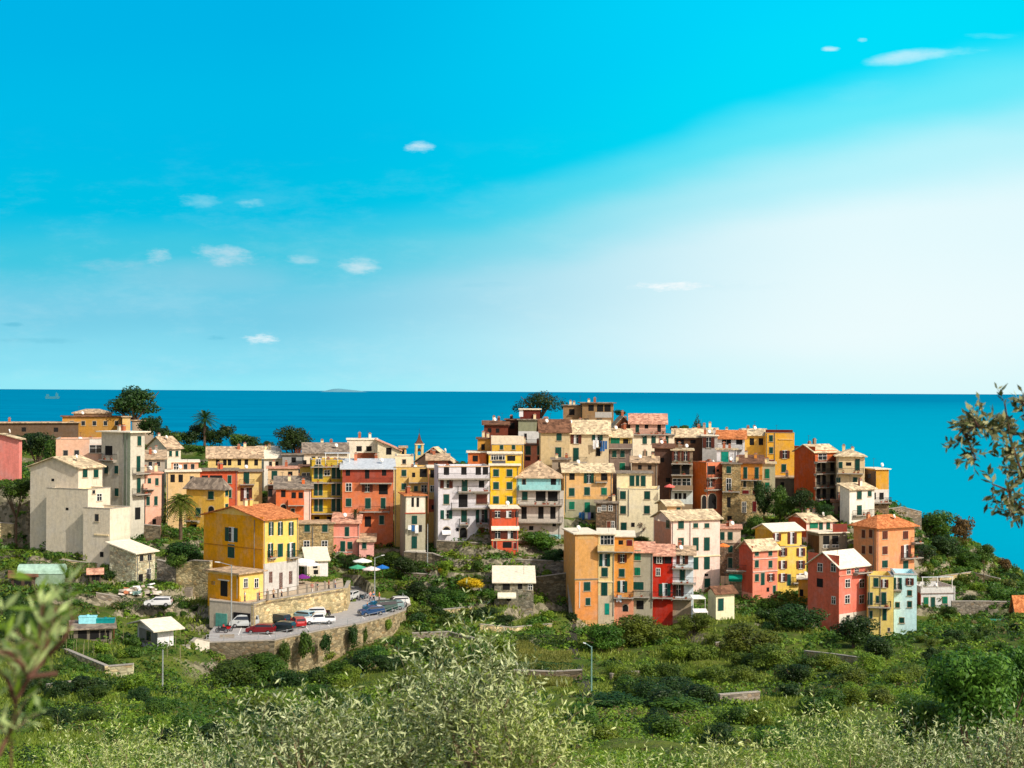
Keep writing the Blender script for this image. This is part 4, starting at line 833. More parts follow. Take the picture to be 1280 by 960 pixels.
for k_, m_ in LM.items():
    CM[k_, 'T'] = [crown_mesh('crown_' + k_, m_, 5200, .095, lobes_round(5 + i, 14, .6, .4), 30 + i) for i in range(2)]
    CM[k_, 'S'] = [crown_mesh('foliage_' + k_, m_, 1700, .16, lobes_round(15 + i, 9, .6, .45), 40 + i) for i in range(3)]
def on_ground(px, pyc, d): 
    c = at(px, pyc, d); return c, tz(c[0], c[1])
def tree(px, pyc, rx, ry, d, kind, label, name='tree', cat='tree', group=None, big=True, mesh=None):
    h0 = hit(px, pyc + ry * .95)
    if mesh is None and d > 190 and abs(h0[1] - d) < 70 and h0[1] < 345 and (pyc > 640 or px > 1140): d = h0[1] + 1.0
    c, g = on_ground(px, pyc, d); s = d / F
    RX, RZ = rx * s * 1.22, ry * s * 1.22
    root = empty(name, (c[0], c[1], min(g, c[2] - RZ * .8)), rng.uniform(0, 6.28), label, cat, group)
    h = c[2] - root.location.z
    me = mesh or rng.choice(CM[kind, 'T'])
    o = obj('crown', me, root, (0, 0, h), rng.uniform(0, 6), (RX, RX, RZ))
    m = MB(); top = h + RZ * .2; tw = max(.12, RX * .07); lx = rng.uniform(-.2, .2)
    m.tube((0, 0, -.5), (lx, 0, h * .55), tw, tw * .75, BARK, 7)
    for k in range(6):
        a = k * 1.05 + rng.random(); q = RX * rng.uniform(.4, .75)
        m.tube((lx, 0, h * .5), (lx + math.cos(a) * q, math.sin(a) * q, h + RZ * rng.uniform(-.2, .5)), tw * .6, tw * .15, BARK, 5)
    m.build('trunk', root)
    return root
NSH = [0]
def shrub(px, py, rx, ry, kind, label, group=None, d=None, name='shrub', cat='shrub'):
    """py: centre of the bush"""
    if d is None:
        c = hit(px, py + ry * .75); d = c[1]; c = np.array([c[0], c[1] + rx * d / F * .6, c[2]]); s = d / F; z = c[2] + ry * s * .55
    else: c = at(px, py, d); s = d / F; z = c[2]
    o = obj(name, rng.choice(CM[kind, 'T' if rx > 17 else 'S']), None, (c[0], c[1], z), rng.uniform(0, 6.28), (rx * s * 1.25, rx * s * rng.uniform(1, 1.25), ry * s * 1.4))
    setp(o, label, cat, group); NSH[0] += 1; return o
# --- trees one by one
tree(169, 503, 33, 24, 352, 'dark', 'big round dark tree standing alone on the left ridge against the sea')
tree(369, 549, 24, 20, 305, 'dark', 'round dark green tree on the skyline right of the grey block')
tree(337, 558, 8, 9, 318, 'dark', 'tiny round tree just left of the skyline round tree')
tree(46, 556, 24, 20, 296, 'dark', 'dark tree behind the coral pink gabled house')
tree(66, 566, 16, 22, 285, 'mid', 'dense green tree between the pink house and the salmon block')
tree(20, 612, 22, 18, 242, 'mid', 'leafy green tree below the coral pink gabled house')
tree(227, 690, 27, 17, 226, 'dark', 'spreading dark tree left of the big yellow house')
tree(249, 705, 14, 20, 221, 'mid', 'ragged green tree against the left wall of the big yellow house')
tree(436, 703, 17, 12, 247, 'dark', 'dark green tree under the pink house by the café')
tree(484, 700, 17, 14, 247, 'mid', 'bushy green tree right of the café parasols')
tree(506, 708, 19, 16, 243, 'dark', 'broad dark tree at the foot of the grey tower house')
tree(456, 655, 9, 20, 259, 'dark', 'tall dark creeper tree beside the large brick red house')
tree(675, 676, 28, 15, 252, 'mid', 'wide green tree below the turquoise house')
tree(690, 697, 22, 13, 248, 'dark', 'low dark tree above the stone wall left of the orange tenements')
tree(655, 748, 15, 14, 231, 'mid', 'small round garden tree in front of the grey garden house')
tree(803, 661, 9, 14, 259, 'red', 'dark red leaved tree against the cream terrace house')
tree(955, 624, 13, 29, 279, 'dark', 'tall dark fir below the tall amber tower house')
tree(975, 628, 16, 25, 277, 'mid', 'green tree just right of the tall dark fir')
tree(1003, 624, 19, 16, 274, 'dark', 'low dark tree under the orange red blank wall')
tree(945, 657, 16, 16, 266, 'mid', 'fresh green tree behind the low sunny yellow house roof')
tree(966, 655, 12, 8, 268, 'lite', 'pale yellow green bushy tree above the sunny yellow house')
tree(1002, 772, 32, 20, 224, 'dark', 'large dark tree below the yellow and coral houses')
tree(1067, 788, 28, 22, 226, 'dark', 'large dark tree at the foot of the coral house')
tree(1097, 810, 22, 19, 222, 'dark', 'dark round tree in front of the tall narrow yellow house')
tree(938, 800, 36, 24, 213, 'olive', 'broad olive green tree on the slope under the salmon terrace house')
tree(800, 786, 34, 22, 222, 'olive', 'broad yellowish tree below the scarlet house')
tree(752, 796, 26, 20, 222, 'mid', 'green tree at the foot of the peeling orange tenement')
tree(962, 820, 30, 20, 205, 'olive', 'second olive green tree lower on the slope under the salmon house')
tree(868, 778, 24, 15, 226, 'olive', 'flat topped olive green tree below the cream hut')
tree(990, 842, 24, 17, 198, 'dark', 'dark rounded tree on the lower right slope')
tree(1028, 638, 13, 10, 270, 'dark', 'small dark tree at the foot of the cream house with the rounded balcony')
tree(610, 745, 16, 13, 236, 'mid', 'dense green tree left of the grey garden house')
tree(520, 738, 18, 14, 236, 'dark', 'dark round tree in the gardens right of the car park')
tree(1168, 655, 28, 20, 282, 'mid', 'bushy green tree beside the viewpoint wall on the right headland')
tree(1150, 690, 22, 16, 270, 'dark', 'dark tree behind the orange hipped house')
tree(1184, 684, 22, 18, 276, 'dark', 'dark green tree lower down the right headland')
tree(1228, 692, 14, 15, 281, 'mid', 'feathery tree on the headland edge against the sea')
tree(1208, 700, 16, 12, 272, 'mid', 'small green tree left of the feathery headland tree')
tree(803, 676, 13, 8, 252, 'mid', 'green bushy tree at the base of the dark red leaved tree')
tree(1185, 765, 12, 10, 240, 'mid', 'little garden tree below the white terrace house')
# umbrella pine
pine = crown_mesh('pine_crown', LM['dark'], 3600, .06, [(0, 0, 0, .6, .3), (-.5, .1, -.05, .42, .28), (.5, 0, -.1, .42, .26), (-.15, .2, .12, .4, .28), (.25, -.2, .1, .4, .25), (-.8, 0, -.1, .2, .16), (.82, .1, -.2, .2, .16)], 77)
tree(676, 503, 31, 30, 347, 'dark', 'umbrella pine with a flat crown above the village rooftops', 'pine_tree', mesh=pine)
cyp = crown_mesh('cypress_crown', LM['dark'], 1800, .12, [(0, 0, -.6, .9, .4), (0, 0, -.2, .65, .4), (.05, 0, .2, .4, .4), (0, 0, .6, .22, .45)], 78)
tree(872, 531, 9, 12, 317, 'dark', 'small pointed conifer on the skyline of the upper village', 'conifer', mesh=cyp)
# palms
def palm(px, pyc, r, d, label, trunk_h=None, n=46, droop=1.0, kind='olive'):
    c, g = on_ground(px, pyc, d); Rr = r * d / F; z0 = min(g, c[2] - .5); h = c[2] - z0
    root = empty('palm_tree', (c[0], c[1], z0), 0, label, 'palm tree')
    m = MB(); k = 8
    for i in range(k): m.tube((0, 0, h * i / k - .3 * (i == 0)), (0, 0, h * (i + 1) / k), .34, .28, BARK, 8)
    m.build('trunk', root)
    r_ = random.Random(int(px)); m = MB(); lm = LM[kind]
    for f in range(n):
        a = f * 2.399; el = 1.35 - 1.75 * (f / n) ** .8; L_ = Rr * r_.uniform(.85, 1.1); pts = []
        for i in range(8):
            t = i / 7; rr = L_ * t * math.cos(el) ; zz = L_ * (t * math.sin(el)) - droop * L_ * .42 * t * t; pts.append(Vector((math.cos(a) * rr, math.sin(a) * rr, h + zz)))
        side = Vector((-math.sin(a), math.cos(a), 0))
        for i in range(7):
            p, q = pts[i], pts[i + 1]; wdt = L_ * .20 * math.sin(math.pi * min(1, (i + .8) / 8)) 
            for j in range(2):
                b = p.lerp(q, j * .5); e = (q - p).normalized()
                for sg in (-1, 1):
                    tip = b + side * sg * wdt + e * wdt * .7 - Vector((0, 0, wdt * .35)); m.poly([b, b + e * L_ * .06, tip], lm)
            m.poly([p - side * .03, q - side * .03, q + side * .03], lm)
    m.build('fronds', root); return root
palm(226, 628, 27, 240, 'big shaggy date palm in front of the yellow hipped house', n=70, droop=1.5)
palm(256, 523, 19, 330, 'slim palm on the left ridge against the sea', n=40, droop=.9, kind='dark')
palm(1222, 796, 13, 228, 'small palm with rusty fronds in the right hand gardens', n=30, kind='rust')
palm(444, 640, 8, 258, 'little dark palm in front of the brick red house', n=26, kind='dark')
# --- shrubs: hand placed
for a in [(190, 533, 15, 13, 'dark', 338), (202, 543, 12, 10, 'dark', 332), (216, 548, 12, 10, 'mid', 328), (236, 548, 14, 10, 'dark', 330), (250, 541, 18, 13, 'dark', 334), (268, 548, 14, 12, 'dark', 331), (284, 541, 12, 10, 'dark', 333), (297, 551, 12, 10, 'mid', 329), (312, 553, 12, 9, 'dark', 329), (325, 560, 8, 7, 'dark', 326), (238, 561, 14, 6, 'mid', 318), (256, 562, 16, 6, 'mid', 318), (30, 552, 20, 12, 'dark', 300)]:
    shrub(*a[:5], 'dark green bush in the long hedge on the left ridge below the slim palm', 'ridge hedge bushes', d=a[5])
shrub(855, 535, 8, 4, 'mid', 'low bush on the skyline left of the small conifer', d=314); shrub(775, 516, 9, 4, 'dark', 'dark roof garden bush right of the highest brown house', d=322); shrub(843, 536, 6, 4, 'rust', 'rusty bush right of the summit house', d=310)
shrub(588, 729, 19, 8, 'yel', 'wide bush covered in yellow flowers', d=236, name='flowering_bush', cat='bush'); shrub(551, 717, 5, 4, 'yel', 'small yellow flowering bush left of the wide one', name='flowering_bush', cat='bush'); shrub(536, 719, 4, 3, 'rust', 'small orange flowering bush beside the small yellow one', name='flowering_bush', cat='bush')
shrub(387, 734, 8, 7, 'yel', 'yellow flowering bush beside the café terrace', name='flowering_bush', cat='bush', d=228)
shrub(408, 728, 24, 9, 'lite', 'light green hedge bush behind the promenade posts', d=231); shrub(430, 728, 12, 8, 'mid', 'green bush at the right end of the promenade', d=234); shrub(378, 735, 8, 7, 'dark', 'dark bush left of the yellow flowering bush', d=227)
shrub(285, 846, 38, 17, 'mid', 'largest round shrub below the car park wall'); shrub(354, 852, 26, 15, 'dark', 'dark round shrub right of the largest one below the car park wall'); shrub(316, 830, 34, 15, 'mid', 'shrub growing close under the left end of the car park wall', d=190); shrub(262, 828, 26, 14, 'lite', 'light green shrub left of the largest one below the car park wall', d=189); shrub(345, 838, 22, 14, 'mid', 'shrub in the middle of the row below the car park wall', d=188); shrub(425, 838, 26, 14, 'mid', 'shrub under the curved part of the car park wall', d=192); shrub(470, 822, 24, 14, 'lite', 'light green shrub below the right end of the car park wall', d=200); shrub(500, 806, 18, 14, 'mid', 'shrub below the tip of the car park wall', d=205); shrub(395, 866, 22, 12, 'dark', 'dark shrub at the lower end of the car park slope')
shrub(382, 806, 13, 18, 'mid', 'ivy mound spilling over the car park wall', name='ivy', cat='ivy', d=195.5); shrub(441, 797, 8, 16, 'dark', 'dark ivy patch on the curved part of the car park wall', name='ivy', cat='ivy', d=204.3); shrub(356, 816, 8, 16, 'mid', 'ivy hanging near the corner of the car park wall', name='ivy', cat='ivy', d=193.2); shrub(408, 806, 7, 15, 'dark', 'dark ivy between the ivy mound and the curved wall', name='ivy', cat='ivy', d=198.6); shrub(484, 781, 7, 8, 'lite', 'pale ivy near the tip of the car park wall', name='ivy', cat='ivy', d=213.5)
shrub(455, 796, 5, 12, 'mid', 'narrow ivy strip on the curved wall', name='ivy', cat='ivy', d=208)
shrub(802, 866, 44, 17, 'mid', 'wide bright green bramble bank in the valley'); shrub(850, 884, 44, 14, 'mid', 'second bramble bank just below the wide one'); shrub(770, 880, 40, 12, 'dark', 'dark bramble bank right of the green lamp pole')
shrub(560, 752, 28, 17, 'mid', 'big grey green bush in the gardens below the flowers'); shrub(533, 742, 20, 10, 'dark', 'dark bush left of the big grey green bush'); shrub(600, 768, 24, 10, 'dark', 'dark bush right of the big grey green bush'); shrub(625, 778, 20, 9, 'dark', 'low dark bush below the grey garden house')
shrub(1205, 663, 14, 17, 'rust', 'rusty brown shrub covered rock on the headland edge', d=284); shrub(1256, 705, 9, 8, 'rust', 'thin brown bush on the headland edge at the far right', d=278)
shrub(222, 702, 16, 10, 'mid', 'bush hanging over the pale stone wall left of the yellow house', d=219)
for px, py in ((22, 772), (8, 790), (38, 782), (15, 755), (50, 765)): shrub(px, py, 18, 15, 'dark', 'large dark leafy plant at the far left of the gardens', 'dark garden plants far left')
# --- shrubs: scattered by region, one description per region
def region(x0, x1, y0, y1, n, r0, r1, kinds, label, group, seed, flat=.7):
    r = random.Random(seed)
    for _ in range(n):
        px = r.uniform(x0, x1); py = r.uniform(y0, y1); rx = r.uniform(r0, r1) * (0.7 + .5 * (py - 700) / 200)
        p = hit(px, py + rx * flat * .7)
        if any(in_poly(p[0], p[1], pl) for pl, _ in FLATS) or any(((p[0] - h.pts[0][0]) ** 2 + (p[1] - h.pts[0][1]) ** 2) < 9 for h in HOUSES): continue
        shrub(px, py, rx, rx * flat, r.choice(kinds), label, group)
region(740, 1000, 800, 850, 24, 10, 20, ['olive', 'mid', 'lite', 'olive'], 'scrub bush on the slope below the lower right houses', 'scrub below the lower right houses', 1)
region(980, 1150, 820, 880, 16, 12, 22, ['mid', 'lite', 'olive'], 'scrub bush on the right slope under the turquoise house', 'scrub on the right slope', 2)
region(720, 1150, 860, 935, 26, 14, 26, ['mid', 'lite', 'mid', 'dark'], 'bramble bush on the valley floor at the lower right', 'brambles on the valley floor', 3)
region(505, 715, 738, 800, 26, 8, 18, ['mid', 'dark', 'lite', 'olive'], 'garden bush on the terraces in the middle of the photo', 'bushes on the middle terraces', 4)
region(385, 510, 822, 862, 9, 12, 20, ['mid', 'lite', 'dark'], 'bush at the foot of the curved car park wall', 'bushes at the foot of the curved wall', 15)
region(400, 720, 800, 900, 18, 12, 24, ['mid', 'lite', 'dark'], 'bush on the green slope right of the car park wall', 'bushes right of the car park wall', 5)
region(20, 260, 850, 940, 20, 12, 24, ['mid', 'lite', 'dark', 'mid'], 'bush on the sunny grass slope at the lower left', 'bushes on the lower left slope', 6)
region(0, 175, 665, 760, 45, 6, 14, ['mid', 'lite', 'dark', 'mid'], 'garden bush on the terraces below the tall tan house', 'garden bushes on the left terraces', 7)
region(60, 260, 795, 840, 16, 8, 14, ['mid', 'lite', 'mid'], 'vegetable garden bush around the pale roofed shed', 'bushes around the garden shed', 8)
region(1150, 1278, 655, 755, 70, 9, 17, ['mid', 'dark', 'lite', 'olive'], 'bush on the right headland above the long grey wall', 'headland bushes', 9)
region(1150, 1275, 770, 830, 16, 8, 14, ['mid', 'dark', 'olive'], 'garden bush on the terraces below the white terrace house', 'bushes below the white terrace house', 10)
region(880, 1060, 745, 790, 10, 10, 18, ['mid', 'dark'], 'bush just under the salmon and yellow houses', 'bushes under the salmon and yellow houses', 11)
region(150, 265, 735, 775, 10, 6, 12, ['mid', 'dark'], 'bush along the fence left of the annex of the yellow house', 'bushes left of the yellow annex', 12)
region(250, 480, 868, 935, 14, 14, 26, ['mid', 'dark', 'lite'], 'bush on the slope behind the foreground olive tree', 'bushes behind the foreground olive', 13)
region(500, 715, 700, 748, 30, 8, 15, ['mid', 'dark', 'mid', 'lite'], 'shrub on the stony terraces under the white and turquoise houses', 'shrubs under the white and turquoise houses', 14, .8)
# clipped hedge
def hedge(p, q, h, w, label, kind='dark'):
    a = hit(*p); b = hit(*q); n = int(np.linalg.norm(b - a) * 130); t = nr.uniform(0, 1, n)[:, None]; c = a * (1 - t) + b * t
    dr = (b - a)[:2] / np.linalg.norm((b - a)[:2]); nx = np.array([-dr[1], dr[0]]); s = nr.uniform(-1, 1, n); z = nr.uniform(0, 1, n)
    top = nr.random(n) < .35; z = np.where(top, 1, z); s = np.where(top, s, np.sign(s)); wob = .8 + .4 * vnoise(c[:, 0], c[:, 1], 1.2)
    P = c + np.stack([nx[0] * s * w / 2 * wob, nx[1] * s * w / 2 * wob, z * h * wob], 1); N_ = np.stack([nx[0] * s, nx[1] * s, top * 1.5 + .2], 1)
    V, Fq = leaves(P, N_, .22, .6, .8); setp(obj('hedge', npmesh('hedge', V, Fq, [LM[kind]])), label, 'hedge')
hedge((150, 765), (232, 765), 1.8, 1.0, 'clipped dark hedge along the lane above the pale roofed shed')
hedge((648, 806), (722, 806), 1.4, 1.2, 'dark hedge above the dry yellow field'); hedge((640, 842), (725, 845), 1.6, 1.2, 'dark hedge below the dry yellow field'); hedge((0, 695), (150, 700), 1.0, .8, 'bright yellow green vine row on the left terraces', 'lite'); hedge((20, 712), (120, 712), 1.2, .8, 'lower green vine row on the left terraces', 'mid')
# --- undergrowth masses
def undergrowth(name, mat, n, y0, y1, sel, per=22, rad=(.45, 1.25), leafpx=.0023, asp=.6):
    inv = nr.uniform(1 / y1, 1 / y0, n); Y = 1 / inv; u = nr.uniform(-.385, .385, n); X = u * Y
    ok = sel(X, Y, 640 + F * u) & ~clearing(X, Y)
    for poly, _ in FLATS: ok &= ~in_poly(X, Y, inset(poly, -2.2))
    for h in HOUSES:
        a, b = (h.pts[0]), (h.pts[3]); cx, cy = (a + b) / 2; ok &= ((X - cx) ** 2 + (Y - cy) ** 2) > (min(h.W, h.D) * .5) ** 2
    X, Y = X[ok], Y[ok]; n = len(X); Z = terr(X, Y); rr = nr.uniform(*rad, n) * np.clip(Y / 140, .4, 1.15)
    idx = np.repeat(np.arange(n), per); d = sph(len(idx)); d[:, 2] = np.abs(d[:, 2]); k = nr.uniform(.7, 1.05, len(idx))
    P = np.stack([X[idx], Y[idx], Z[idx]], 1) + d * (rr[idx] * k)[:, None] * np.array([1, 1, .8])
    V, Fq = leaves(P, d + np.array([0, 0, .3]), Y[idx] * leafpx, asp, .8)
    setp(obj(name, npmesh(name, V, Fq, [mat])), kind='stuff')
def clearing(X, Y): return (vnoise(X, Y, 15, 77) * .75 + vnoise(X, Y, 5, 78) * .25 > .60) & (Y > 90) & (Y < 240)
def zone(X, Y, s, a, b, seed): v = vnoise(X, Y, s, seed) * .7 + vnoise(X, Y, s * .35, seed + 9) * .3; return (v > a) & (v <= b)
dry = lambda X, Y, px: (np.abs(px - 683) < 36) & (Y > 172) & (Y < 212)
UG = [('undergrowth', leafmat('scrub_mid', (.016, .058, .007), (.10, .19, .018), nscale=.25), 26000, 45, 330, lambda X, Y, px: zone(X, Y, 14, .0, .52, 3) & ~dry(X, Y, px)),
      ('meadow_plants', leafmat('scrub_lite', (.07, .15, .010), (.25, .34, .03), nscale=.25), 24000, 45, 320, lambda X, Y, px: (zone(X, Y, 14, .50, 1, 3)) & ~dry(X, Y, px)),
      ('dry_scrub', leafmat('scrub_dry', (.07, .08, .02), (.25, .21, .07), nscale=.25), 7000, 60, 320, lambda X, Y, px: zone(X, Y, 9, .58, 1, 8) & ~dry(X, Y, px)),
      ('dark_brambles', leafmat('scrub_dark', (.010, .028, .008), (.035, .07, .014), nscale=.25), 11000, 60, 300, lambda X, Y, px: zone(X, Y, 11, .60, 1, 21) & ~dry(X, Y, px))]
for a in UG: undergrowth(*a)
undergrowth('terrace_plants', LM['mid'], 7000, 215, 335, lambda X, Y, px: zone(X, Y, 9, .35, 1, 31), per=26, rad=(.5, 1.2))
undergrowth('terrace_plants', LM['lite'], 3500, 215, 330, lambda X, Y, px: zone(X, Y, 7, .5, 1, 37), per=26, rad=(.4, 1.0))
# tall grass on the lower left slope and the dry field
def grass(name, mat, n, fn, hmul=1.0):
    X, Y = fn(n); Z = terr(X, Y); n = len(X); L_ = Y * .0035 * nr.uniform(.5, 1.3, n) * hmul; a = nr.uniform(0, 6.28, n); ln = nr.normal(size=(n, 2)) * .35
    w = Y * .0006; B = np.stack([X, Y, Z], 1); s = np.stack([np.cos(a) * w, np.sin(a) * w, 0 * a], 1); T = B + np.stack([ln[:, 0] * L_, ln[:, 1] * L_, L_], 1)
    V = np.stack([B - s, B + s, T + s * .2, T - s * .2], 1).reshape(-1, 3); setp(obj(name, npmesh(name, V, np.arange(n * 4).reshape(n, 4), [mat])), kind='stuff')
def fld(n):
    Y = nr.uniform(172, 210, n); X = (nr.uniform(648, 716, n) - 640) / F * Y; return X, Y
grass('dry_grass', leafmat('straw', (.14, .18, .03), (.32, .33, .07), nscale=.3), 30000, fld, .8)
def slope(n):
    Y = 1 / nr.uniform(1 / 165, 1 / 50, n); px = nr.uniform(-20, 300, n); X = (px - 640) / F * Y; k = vnoise(X, Y, 6, 5) > .35; return X[k], Y[k]
grass('slope_grass', leafmat('grass_blade', (.08, .15, .015), (.26, .34, .04), nscale=.3), 60000, slope)

def clr(n):
    Y = 1 / nr.uniform(1 / 240, 1 / 90, n); X = nr.uniform(-.385, .385, n) * Y; k = clearing(X, Y)
    for poly, _ in FLATS: k &= ~in_poly(X, Y, inset(poly, -2.2))
    return X[k], Y[k]
grass('clearing_grass', leafmat('grass_clearing', (.08, .13, .015), (.26, .30, .04), nscale=.2), 260000, clr, .55)
# ---------------------------------------------------------------- foreground olives
OL = leafmat('olive_leaf', (.022, .05, .008), (.20, .27, .05), under=(.50, .56, .28), trans=.12, nscale=2, spec=.45, rough=.4)
OLY = leafmat('olive_leaf_fresh', (.04, .085, .010), (.32, .42, .055), under=(.55, .62, .24), trans=.18, nscale=2, spec=.4, rough=.4)
OBARK = plain('olive_bark', (150, 132, 102), .9, var=.35)
def olive_shoots(starts, dirs, L_, pairs, leaf, wid, r):
    """leaf pairs along slender shoots"""
    n = len(starts); t = np.linspace(.08, 1, pairs)[None, :, None]
    bend = r.normal(size=(n, 3)) * .25; bend[:, 2] -= .15
    pts = starts[:, None] + dirs[:, None] * L_[:, None, None] * t + bend[:, None] * L_[:, None, None] * t ** 2 * .5
    ax = np.cross(dirs, r.normal(size=(n, 3))); ax /= np.linalg.norm(ax, axis=1, keepdims=True); ay = np.cross(dirs, ax)
    VV = []
    for sg in (-1, 1):
        ang = np.arange(pairs)[None] * 1.57 + r.uniform(0, 6, (n, 1))
        out = ax[:, None] * np.cos(ang)[..., None] * sg + ay[:, None] * np.sin(ang)[..., None] * sg
        d = dirs[:, None] * .75 + out + r.normal(size=(n, pairs, 3)) * .22; d /= np.linalg.norm(d, axis=2, keepdims=True)
        P = pts.reshape(-1, 3); D = d.reshape(-1, 3); L = (leaf * r.uniform(.6, 1.2, len(P)))[:, None]
        S = np.cross(D, r.normal(size=P.shape)); S /= np.linalg.norm(S, axis=1, keepdims=True)
        w = wid * L / leaf
        VV.append(np.stack([P, P + D * L * .5 + S * w * .5, P + D * L, P + D * L * .5 - S * w * .5], 1))
    V = np.concatenate(VV).reshape(-1, 3); Fq = np.arange(len(V)).reshape(-1, 4)
    return V, Fq, pts
def twig_mesh(m, pts, r0=.004, step=3):
    for row in pts:
        for i in range(0, len(row) - 1, step): m.tube(row[i], row[min(i + step, len(row) - 1)], r0, r0 * .7, OBARK, 3)
def olive(px, py, rx, ry, d, n, label, seed, mat=OL, leaf=.085, wid=.0185, up=1.0, twigs=60, group=None, base=None):
    n = int(n * .62); r = np.random.default_rng(seed); s = d / F; c = at(px, py, d); RX, RZ = rx * s, ry * s
    g = tz(c[0], c[1]); root = empty('olive_tree', (c[0], c[1], min(g, c[2] - 2)), 0, label, 'olive tree', group); h = c[2] - root.location.z
    dd = sph(n, r); rad = r.uniform(0, 1, n) ** .55
    lump = 1 + .35 * (vnoise(dd[:, 0] * 2.5 + 9, dd[:, 2] * 2.5 + dd[:, 1] + 9, 1, seed) - .5) * 2
    st = dd * (rad * lump)[:, None] * np.array([RX, RX * .8, RZ]) + np.array([0, 0, h])
    dr = dd * .55 + np.array([0, 0, .75 * up]) + r.normal(size=(n, 3)) * .3; dr /= np.linalg.norm(dr, axis=1, keepdims=True)
    L_ = r.uniform(.18, .5, n) * (1 + .4 * RX)
    V, Fq, pts = olive_shoots(st, dr, L_, 9, leaf, wid, r)
    obj('foliage', npmesh('olive_foliage', V, Fq, [mat]), root)
    m = MB(); twig_mesh(m, pts[:twigs], .0035)
    rr = random.Random(seed); m.tube((0, 0, -.5), (.1, 0, h - RZ * 1.1), .16, .11, OBARK, 8)
    for k in range(9):
        a = rr.uniform(0, 6.28); q = rr.uniform(.2, .8); p0 = Vector((.1, 0, h - RZ * rr.uniform(.8, 1.2)))
        p1 = Vector((math.cos(a) * RX * q * .5, math.sin(a) * RX * q * .5, h - RZ * .3)); p2 = Vector((math.cos(a) * RX * q, math.sin(a) * RX * q * .8, h + RZ * rr.uniform(.1, .75)))
        m.tube(p0, p1, .045, .028, OBARK, 6); m.tube(p1, p2, .028, .008, OBARK, 5)
    m.build('trunk', root); return root
olive(590, 905, 88, 92, 15, 900, 'silvery foreground olive tree rising highest in the middle', 1)
olive(655, 950, 62, 60, 14, 380, 'foreground olive tree with a bare pale branch right of the highest one', 2, mat=OLY)
olive(390, 955, 95, 55, 14.5, 620, 'low silvery foreground olive tree left of the highest one', 3)
olive(500, 955, 60, 60, 16, 420, 'small olive crown between the two silvery foreground trees', 4, mat=OLY)
olive(915, 985, 75, 45, 19, 260, 'yellowish olive tree at the bottom edge right of centre', 5, mat=OLY)
olive(1060, 962, 95, 50, 21, 640, 'pale olive tree in the bottom right row, left one', 6, mat=OLY)
olive(1180, 980, 95, 50, 20, 640, 'pale olive tree in the bottom right corner', 7)
olive(1268, 968, 45, 52, 18, 240, 'thin olive crown at the right frame edge below the dark bushy tree', 8)
olive(150, 975, 110, 44, 26, 700, 'fine leaved olive tree along the lower left edge', 9, mat=OLY)
olive(275, 975, 60, 42, 23, 300, 'olive tree between the lower left edge and the low silvery tree', 10)
olive(770, 995, 80, 36, 20, 200, 'sparse yellow green olive tree bottom centre', 11, mat=OLY)
tm = crown_mesh('leafy_crown', leafmat('leaf_glossy', (.02, .07, .008), (.13, .25, .025), nscale=1.5), 8500, .085, lobes_round(91, 16, .62, .36), 92, .5, .3)
tree(1222, 862, 66, 68, 42, 'mid', 'bushy dark green leafy tree at the right edge of the foreground', mesh=tm)
tree(1150, 905, 40, 42, 44, 'dark', 'darker leafy tree left of the bushy foreground tree', mesh=tm)
tree(1272, 850, 40, 60, 48, 'mid', 'leafy tree cut off by the right frame behind the bushy one', mesh=tm)
# overhanging branch at the right, close blurred sprig at the left
def sprig(name, label, polylines, d, leaf, wid, mat, n_per, r0, seed, up=.35, leafN=5):
    r = np.random.default_rng(seed); root = empty(name, tuple(at(*polylines[0][0], d)), 0, label, 'branch'); o0 = np.array(root.location)
    m = MB(); VV, FF, k = [], [], 0; OB = plain('branch_bark', (92, 62, 48), .9)
    for pl in polylines:
        P = [at(px, py, d + r.uniform(-.02, .02) * d) - o0 for px, py in pl]
        for i in range(len(P) - 1):
            t0 = i / max(1, len(P) - 1); m.tube(P[i], P[i + 1], r0 * (1 - .6 * t0), r0 * (1 - .6 * (t0 + 1 / len(P))), OB, 6)
            nn = int(n_per * np.linalg.norm(P[i + 1] - P[i])) + 1
            t = r.uniform(0, 1, nn)[:, None]; S = P[i] * (1 - t) + P[i + 1] * t; D = r.normal(size=(nn, 3)) * (1 if up < 1 else .45) + np.array([0, 0, up]); D /= np.linalg.norm(D, axis=1, keepdims=True)
            V, Fq, pts = olive_shoots(S, D, r.uniform(.5, 1.2, nn) * leaf * 2.2, leafN, leaf, wid, r); VV.append(V); FF.append(Fq + k); k += len(V)
            twig_mesh(m, pts, r0 * .18, 2)
    m.build('stem', root); obj('leaves', npmesh('sprig_leaves', np.concatenate(VV), np.concatenate(FF), [mat]), root); return root
sprig('olive_branch', 'overhanging olive branch reaching in from the right edge against the sea',
      [[(1330, 560), (1290, 545), (1250, 540), (1222, 532), (1212, 515)], [(1222, 532), (1206, 540), (1214, 560), (1220, 575)], [(1300, 620), (1275, 585), (1262, 545), (1256, 505)], [(1320, 520), (1285, 515), (1276, 500)], [(1300, 650), (1272, 632), (1258, 612), (1240, 605)], [(1262, 612), (1265, 640), (1274, 660)], [(1300, 600), (1280, 590), (1262, 592)]],
      7.5, .058, .021, leafmat('olive_leaf_branch', (.022, .045, .010), (.12, .15, .03), under=(.36, .36, .16), trans=.2, nscale=3), 40, .009, 21)
